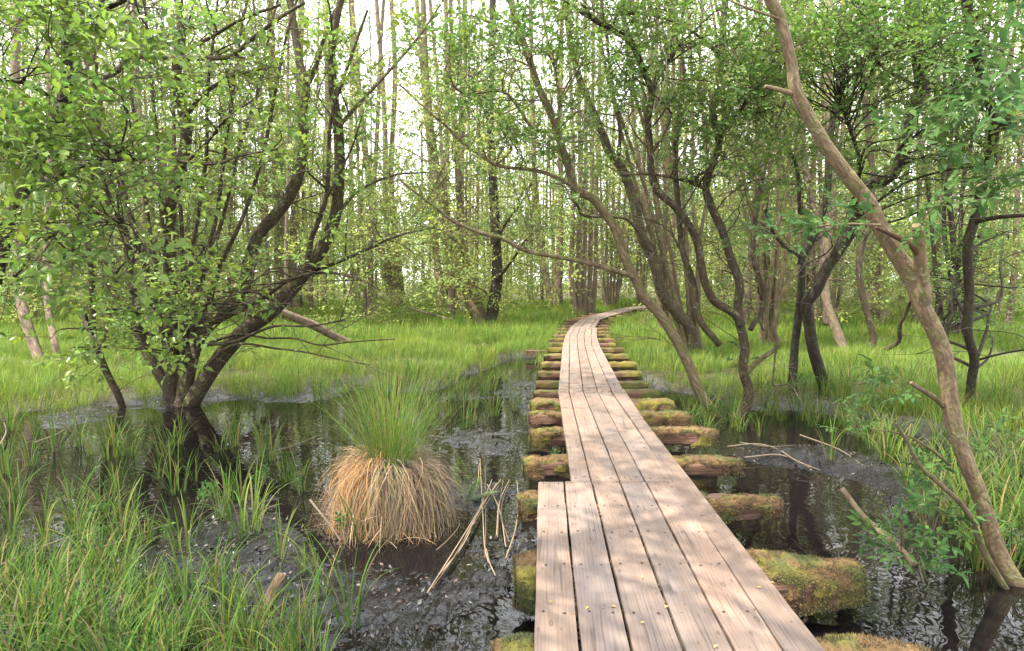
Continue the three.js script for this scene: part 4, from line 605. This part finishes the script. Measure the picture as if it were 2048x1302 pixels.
{ // single sedge tufts standing in the mud and shallow water: each one a thing
  reseed(99);
  const spots = [[640, 1200], [560, 1130], [540, 1260], [430, 1180], [490, 1080], [520, 1040], [585, 1290], [700, 1250], [330, 910], [440, 900], [470, 890], [160, 890], [110, 900], [205, 1030], [160, 1050], [90, 1060], [230, 980], [60, 930], [25, 1000], [350, 890], [860, 850], [900, 830], [930, 855], [985, 830], [985, 780], [960, 750], [820, 800], [880, 780], [910, 800], [1010, 760], [690, 880], [720, 1075], [600, 980], [570, 960], [640, 800], [600, 790], [700, 780], [300, 840], [20, 860], [1870, 930], [1660, 930], [1520, 870], [1300, 750], [1330, 735], [1410, 870], [1770, 930], [1800, 900], [1640, 830], [1590, 820], [1680, 850], [1720, 840], [1560, 790], [1490, 760], [1380, 720], [1360, 730], [390, 960], [480, 1000], [455, 1030], [370, 1110], [290, 1080], [1430, 745], [1350, 750], [2000, 1010], [1960, 960], [2040, 980], [1900, 960], [1940, 1010], [1780, 900], [1620, 850], [1480, 860], [1540, 830], [1850, 1050], [1420, 870], [1730, 880], [1070, 735], [1030, 740]];
  for (let i = 0; i < 16; i++) spots.push([R(0, 560), R(850, 1090)]);
  for (let i = 0; i < 40; i++) spots.push([R(700, 1040), R(715, 850)]);
  for (let i = 0; i < 24; i++) spots.push([R(1290, 1700), R(720, 870)]);
  spots.forEach(([px, py], i) => { const p = ground(px, py, 0.01), y = Math.max(-0.02, height(p.x, p.z)); const m = mesh('sedge_tuft', sedgeGeos[i % 5], M.grass); m.position.set(p.x, y, p.z); m.rotation.y = R(0, 6.28); m.scale.setScalar(R(0.75, 1.35)); const zone = px > 1150 ? ['on the wet bank right of the boardwalk', 'sedge tufts on the right bank'] : px > 800 ? ['on the mud strip between the tussock and the boardwalk', 'sedge tufts beside the boardwalk'] : py > 1060 ? ['in the sparkling mud in front of the tussock', 'sedge tufts in the near mud'] : py < 870 ? ['at the meadow edge of the left pool', 'sedge tufts at the meadow edge'] : ['standing in the shallow water of the left pool', 'sedge tufts in the left pool']; tag(m, 'green sedge tuft ' + zone[0], 'sedge tuft', zone[1]); });
}
{ // the great tussock
  reseed(123); const c = ground(783, 1040, 0); const t = thing('tussock_sedge', V(c.x, 0, c.z), 'large round tussock with straw skirt and upright green blades in the pool', 'tussock');
  const mound = new MB(), rows = []; const prof = [[0.30, -0.05], [0.36, 0.08], [0.37, 0.22], [0.33, 0.38], [0.25, 0.50], [0.14, 0.57], [0.01, 0.59]]; mound.col = [0.09, 0.06, 0.035];
  for (const [r, y] of prof) { const row = []; for (let j = 0; j <= 24; j++) { const a = j % 24 / 24 * 6.2832, rr = r * (1 + 0.15 * N3(Math.cos(a) * 2, y * 5, Math.sin(a) * 2)); row.push(mound.v(rr * Math.cos(a), y, rr * Math.sin(a))); } rows.push(row); }
  for (let i = 0; i + 1 < rows.length; i++) for (let j = 0; j < 24; j++) mound.quad(rows[i][j], rows[i + 1][j], rows[i + 1][j + 1], rows[i][j + 1]);
  mesh('mound', mound.geo(), M.dryLitter, t);
  const sk = new MB();
  for (let i = 0; i < 2700; i++) {
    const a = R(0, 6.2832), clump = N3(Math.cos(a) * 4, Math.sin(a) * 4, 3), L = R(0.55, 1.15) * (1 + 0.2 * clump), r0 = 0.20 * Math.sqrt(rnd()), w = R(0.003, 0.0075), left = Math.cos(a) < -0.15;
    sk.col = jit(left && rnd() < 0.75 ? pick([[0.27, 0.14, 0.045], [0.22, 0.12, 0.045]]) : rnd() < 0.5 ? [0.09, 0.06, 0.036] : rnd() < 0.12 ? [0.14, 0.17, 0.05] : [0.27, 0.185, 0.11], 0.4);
    const a2 = a + R(-0.6, 0.6), flare = R(0.24, 0.46) * (1 + 0.22 * clump) * (Math.cos(a) > 0.3 ? 1.12 : 1), n = 8, hump = R(0.02, 0.2), bow = R(-0.05, 0.05); let pl = null, pr = null; const top = R(0.44, 0.6) - 0.06 * Math.max(0, Math.cos(a));
    for (let k = 0; k <= n; k++) { const u = k / n, s = u * L, out = r0 + flare * Math.sin(Math.min(1, u * R(1.1, 1.2)) * 1.3) + bow * u * u * 2, y = Math.max(0.10 + 0.02 * (i % 7) / 7, top + hump * Math.sin(u * 3.1) - s * s * 0.72), aa = lerp(a, a2, u * u), x = out * Math.cos(aa) * 1.08, z = out * Math.sin(aa), ww = w * (1 - 0.8 * u) / 2, px = -Math.sin(aa) * ww, pz = Math.cos(aa) * ww; const l = sk.v(x - px, y, z - pz), r = sk.v(x + px, y, z + pz); if (pl !== null) sk.quad(pl, pr, r, l); pl = l; pr = r; }
  }
  for (let i = 0; i < 130; i++) { sk.col = jit([0.30, 0.2, 0.11], 0.4); const a = R(0, 6.28), r = R(0.3, 0.5); blade(sk, r * Math.cos(a), R(0.03, 0.3) , r * Math.sin(a), a + R(-1.2, 1.2), R(1.0, 2.2), R(0.2, 0.45), R(0.003, 0.006), R(0.2, 1.2), 5, sk.col); }
  mesh('dead_blades', sk.geo(), M.straw, t).userData.kind = 'stuff';
  const gr = new MB(); for (let i = 0; i < 760; i++) { const a = R(0, 6.28), r = 0.21 * Math.sqrt(rnd()); blade(gr, r * Math.cos(a), R(0.42, 0.52), r * Math.sin(a), a + R(-0.6, 0.6), 0.04 + Math.abs(gauss()) * 0.6, R(0.45, 1.15), R(0.0024, 0.005), R(0.1, 1.3), 7, jit(pick([[0.06, 0.135, 0.02], [0.09, 0.175, 0.024], [0.13, 0.20, 0.026], [0.05, 0.11, 0.026], [0.22, 0.18, 0.07]]), 0.25)); }
  mesh('green_blades', gr.geo(), M.grass, t).userData.kind = 'stuff'; t.scale.set(0.84, 0.94, 0.86); t.position.y = -0.075;
}
// ------------------------------------------------------------------ ferns, sticks, logs
function frond(b, p0, dir, len, col, bend = -0.5) {
  const p = p0.clone(), d = dir.clone().normalize(), n = 20, side = V().crossVectors(d, UP).normalize();
  for (let i = 0; i < n; i++) { const u = i / n, L = len * 0.26 * Math.sin(Math.PI * Math.min(1, (u + 0.12) * 0.95)) * (1 - 0.35 * u); for (const s of [-1, 1]) { const dd = side.clone().multiplyScalar(s).addScaledVector(d, 0.35).add(V(0, R(-0.15, 0.1), 0)).normalize(); leaf(b, p, dd, V(0, 1, 0.2), L, len * 0.045, jit(col, 0.2), false); for (let k = 1; k < 5; k++) for (const s3 of [-1, 1]) leaf(b, p.clone().addScaledVector(dd, L * k / 5.5), dd.clone().addScaledVector(d, 0.9 * s3).normalize(), V(0, 1, 0.2), len * 0.035, len * 0.018, jit(col, 0.2), false); } p.addScaledVector(d, len / n); d.y += bend / n; d.normalize(); }
}
{
  reseed(140); const P = [[888, 1000, 4.25, [-0.1, 1.2, 0.25], 0.46], [905, 985, 4.3, [0.3, 0.9, 0.3], 0.3], [925, 1005, 4.2, [0.8, 0.5, 0.1], 0.26]]; const p0 = ground(930, 1000, 0.02), t = thing('fern', p0, 'small pale fern growing against the right side of the tussock', 'fern');
  P.forEach(([, , , d, L], i) => { const b = new MB(); frond(b, V(0.03 * i, 0, 0), V(...d), L, [0.13, 0.2, 0.05]); mesh('frond', b.geo(), M.grass, t); });
}
function stick(name, pts, r0, r1, mat, label, cat, group, h = 0.02) { const P = pts.map(([x, y, hh]) => ground(x, y, hh ?? h)), o = P[0].clone(), b = new MB(), cu = new THREE.CatmullRomCurve3(P.map((p) => p.clone().sub(o))), n = Math.max(6, pts.length * 4), q = cu.getPoints(n); tube(b, q, q.map((_, i) => lerp(r0, r1, i / n)), 7, { rough: 0.12, off: pts[0][0] }); const m = mesh(name, b.geo(), mat); m.position.copy(o); return tag(m, label, cat, group); }
{
  reseed(150); const reed = std({ color: lin(0.23, 0.165, 0.105), roughness: 0.8 }), reedDark = std({ color: lin(0.09, 0.06, 0.04), roughness: 0.8 });
  const up = (a) => a.map(([x, y], i) => [600 + x / 2.162, 700 + y / 2.162, 0.03 + 0.012 * i]);
  const RD = [[[550, 1050], [620, 940], [720, 780], [800, 650], [868, 560]], [[570, 1030], [650, 920], [745, 760], [860, 585]], [[590, 985], [670, 890], [750, 740], [850, 575]], [[610, 960], [700, 850], [770, 700], [830, 560]], [[800, 900], [803, 720], [800, 500]], [[815, 920], [800, 860], [790, 700], [778, 470]], [[760, 600], [770, 560], [775, 490]], [[855, 810], [860, 700], [878, 560]], [[850, 800], [862, 660], [905, 560]], [[890, 850], [862, 690], [810, 580]], [[905, 830], [870, 720], [880, 640], [910, 565]], [[890, 900], [930, 780], [945, 660], [938, 565]], [[845, 975], [820, 920], [806, 860]], [[590, 865], [640, 820], [690, 750], [660, 700]]];
  RD.forEach((a, i) => stick('dead_reed_stalk', up(a), 0.004, 0.0026, i % 3 === 1 ? reedDark : reed, i < 4 ? 'long dead reed stalk in the bundle slanting from the tussock to the boardwalk' : 'loose dead reed stalk lying on the mud beside the boardwalk', 'reed stalk', i < 4 ? 'dead reed stalks in the slanting bundle' : 'loose dead reed stalks on the mud'));
  const poleAt = (name, pts, w0, w1, mat, label, cat, group) => { const P = pts.map((p) => at(...p)), o = P[0].clone(), b = new MB(), cu = new THREE.CatmullRomCurve3(P.map((p) => p.clone().sub(o))), n = Math.max(8, pts.length * 6), q = cu.getPoints(n); tube(b, q, q.map((_, i) => { const u = i / n, k = u * (pts.length - 1), a = Math.min(pts.length - 2, Math.floor(k)); return lerp(w0, w1, u) * lerp(pts[a][2], pts[a + 1][2], k - a) / FOCAL / 2; }), 10, { rough: 0.1, off: pts[0][0] }); const m = mesh(name, b.geo(), mat); m.position.copy(o); return tag(m, label, cat, group); };
  poleAt('fallen_log', [[700, 687, 15.5], [670, 673, 15.2], [615, 645, 14.6], [560, 625, 14], [512, 598, 13.4], [470, 575, 13]], 17, 20, M.alderBark, 'grey fallen log slanting from the meadow up into the many-stemmed willow', 'log');
  poleAt('thin_fallen_pole', [[905, 640, 22], [860, 628, 24], [812, 615, 26]], 5, 4, M.deadStick, 'pale thin pole lying in the grass left of the olive double trunk', 'pole');
  poleAt('broken_stake', [[1830, 1132, 2.95], [1779, 1079, 3.1], [1730, 1037, 3.25], [1683, 976, 3.35]], 17, 11, M.oliveBark, 'broken olive branch stub rising from the water among fresh leaves', 'branch');
  // leafy shoots round the broken stake and on the bank
  const shoot = (label, spots) => { const b0 = at(...spots[0]), t = thing('willow_shoot', b0, label, 'shoot'), list = []; const tw = new MB(); for (const [x, y, d, n, sx, sy] of spots) for (let i = 0; i < n; i++) { const p = at(x + R(-sx, sx), y + R(-sy, sy), d + R(-0.12, 0.12)).sub(b0); list.push([p, V(R(-0.8, 0.8), R(-0.1, 0.9), R(-0.5, 0.5)), R(0.45, 0.7)]); tube(tw, [V(p.x * 0.3, p.y * 0.3 - 0.1, p.z * 0.3), p.clone().multiplyScalar(0.7).add(V(0, 0.03, 0)), p], [0.004, 0.003, 0.002], 4, { cap: false }); } mesh('stem', tw.geo(), M.twig, t); spraysInto(t, list, 'big', M.softLeaf); return t; };
  shoot('fresh leafy shoot on the broken stub over the sparkling water', [[1815, 1090, 3.05, 9, 55, 30], [1780, 1060, 3.1, 4, 25, 25], [1850, 1140, 2.95, 5, 30, 25]]);
  shoot('leafy shoot above the bank between the broken branch and the pale trunk', [[1860, 1030, 3.4, 8, 35, 45], [1840, 980, 3.5, 4, 25, 20]]);
  shoot('low leafy shoot in the sedge behind the foot of the pale trunk', [[2010, 900, 4.6, 6, 40, 30]]);
  shoot('low leafy shoot on the mud bank left of the pale trunk', [[1720, 850, 6.0, 6, 40, 18]]);
  shoot('leafy shoot at the right edge beside the foot of the pale trunk', [[2030, 1070, 3.3, 4, 20, 20]]);
  shoot('bushy low shoot at the foot of the olive arching willow', [[1420, 840, 8.0, 5, 20, 15], [1480, 720, 8.0, 4, 20, 20], [1590, 770, 7.8, 6, 40, 15]]);
  // small broad-leaved marsh plants
  const plant = (px, py, label) => { const p = ground(px, py, 0.01), t = thing('marsh_plant', p, label, 'plant', 'small leafy marsh plants'), list = [], b = new MB(); for (let k = 0; k < 3; k++) { const e = V(R(-0.06, 0.06), R(0.08, 0.18), R(-0.06, 0.06)); tube(b, [V(0, -0.02, 0), e.clone().multiplyScalar(0.5), e], [0.003, 0.0025, 0.002], 4, { cap: false }); list.push([e.clone().multiplyScalar(0.5), V(R(-0.3, 0.3), 1, R(-0.3, 0.3)), R(0.3, 0.45)]); } mesh('stem', b.geo(), M.twig, t); spraysInto(t, list, 'big', M.softLeaf, [1.15, 1.15, 1.0]); };
  for (const [x, y] of [[425, 1010], [400, 1020], [175, 1060], [180, 1090], [520, 985], [330, 1110], [1125, 905], [1110, 945], [1085, 800], [960, 800], [870, 870], [600, 990], [690, 1085], [1700, 880], [1420, 840]]) plant(x, y, 'small leafy marsh plant growing from mud or a mossy sleeper end');
  // twigs lying about
  const T = [[[1455, 893], [1520, 888], [1575, 905]], [[1480, 885], [1540, 893], [1590, 890]], [[1560, 900], [1600, 925], [1640, 940]], [[1600, 870], [1680, 900], [1730, 935]], [[1490, 915], [1560, 910], [1620, 935]], [[1350, 770], [1400, 775], [1440, 800]], [[620, 1000], [660, 1050], [680, 1080]], [[120, 1110], [220, 1090], [330, 1050]], [[0, 1130], [120, 1080], [240, 1045]], [[540, 905], [590, 890], [640, 870]], [[70, 885], [110, 870], [140, 850]], [[0, 890], [12, 865], [8, 845]], [[900, 700], [870, 690], [845, 675]], [[1300, 700], [1330, 725], [1350, 760]], [[760, 740], [830, 728], [900, 735]], [[1560, 1150], [1610, 1160], [1580, 1215]]];
  for (let i = 0; i < 12; i++) { const x = i < 8 ? R(380, 1040) : R(1450, 1900), y = R(655, 740), w = R(30, 80); T.push([[x, y], [x + w * 0.5, y - R(-4, 10)], [x + w, y - R(-6, 8)]]); }
  T.forEach((a) => stick('fallen_twig', a.map(([x, y], i) => [x, y, 0.05 + (i === 1 ? R(0, 0.05) : 0)]), R(0.006, 0.012), R(0.003, 0.006), M.deadStick, 'thin dead twig lying over the dark mud or grass', 'twig', 'dead twigs lying about'));
  stick('rotting_stump_piece', [[525, 1225, 0.05], [545, 1180, 0.09], [562, 1150, 0.13]], 0.032, 0.026, M.sleeper, 'short broken pale branch with a mossy end standing in the lower left sedge', 'branch');
  const timber = (pts, label) => { const A = ground(...pts[0]), B = ground(...pts[1]), g = new THREE.BoxGeometry(A.distanceTo(B), 0.12, 0.14, 12, 2, 2), p = g.attributes.position; for (let i = 0; i < p.count; i++) { const n = 0.012 * N3(p.getX(i) * 9, p.getY(i) * 20, p.getZ(i) * 20 + pts[0][0]); p.setXYZ(i, p.getX(i), p.getY(i) + n, p.getZ(i) + n); } g.computeVertexNormals(); const m = mesh('timber_offcut', g, M.sleeper); m.position.copy(A).lerp(B, 0.5); m.rotation.y = 0.05; tag(m, label, 'timber'); };
  timber([[1052, 706, 0.16], [1093, 706, 0.16]], 'grey timber offcut lying across the ditch left of the boardwalk'); timber([[1222, 668, 0.2], [1256, 667, 0.2]], 'short timber offcut lying right of the bend in the boardwalk');
  // yellow fallen leaves on the boards
  const yb = new MB(); for (const [x, y] of [[1330, 1215], [1540, 1165], [1524, 1175], [1284, 1152], [1100, 1200], [1435, 1290], [1178, 1213], [1222, 1212], [1290, 1245], [1200, 1030], [1405, 1060]]) { const p = ground(x, y, DECK + 0.006); leaf(yb, p, V(R(-1, 1), 0, R(-1, 1)).normalize(), UP, R(0.018, 0.035), R(0.009, 0.016), jit(pick([[0.45, 0.33, 0.06], [0.36, 0.20, 0.08]]), 0.2), true); }
  tag(mesh('fallen_leaves', yb.geo(), M.dryLitter), 'few small yellow leaves fallen on the near boards', 'leaves', null, 'stuff');
}
renderer.render(scene, camera);
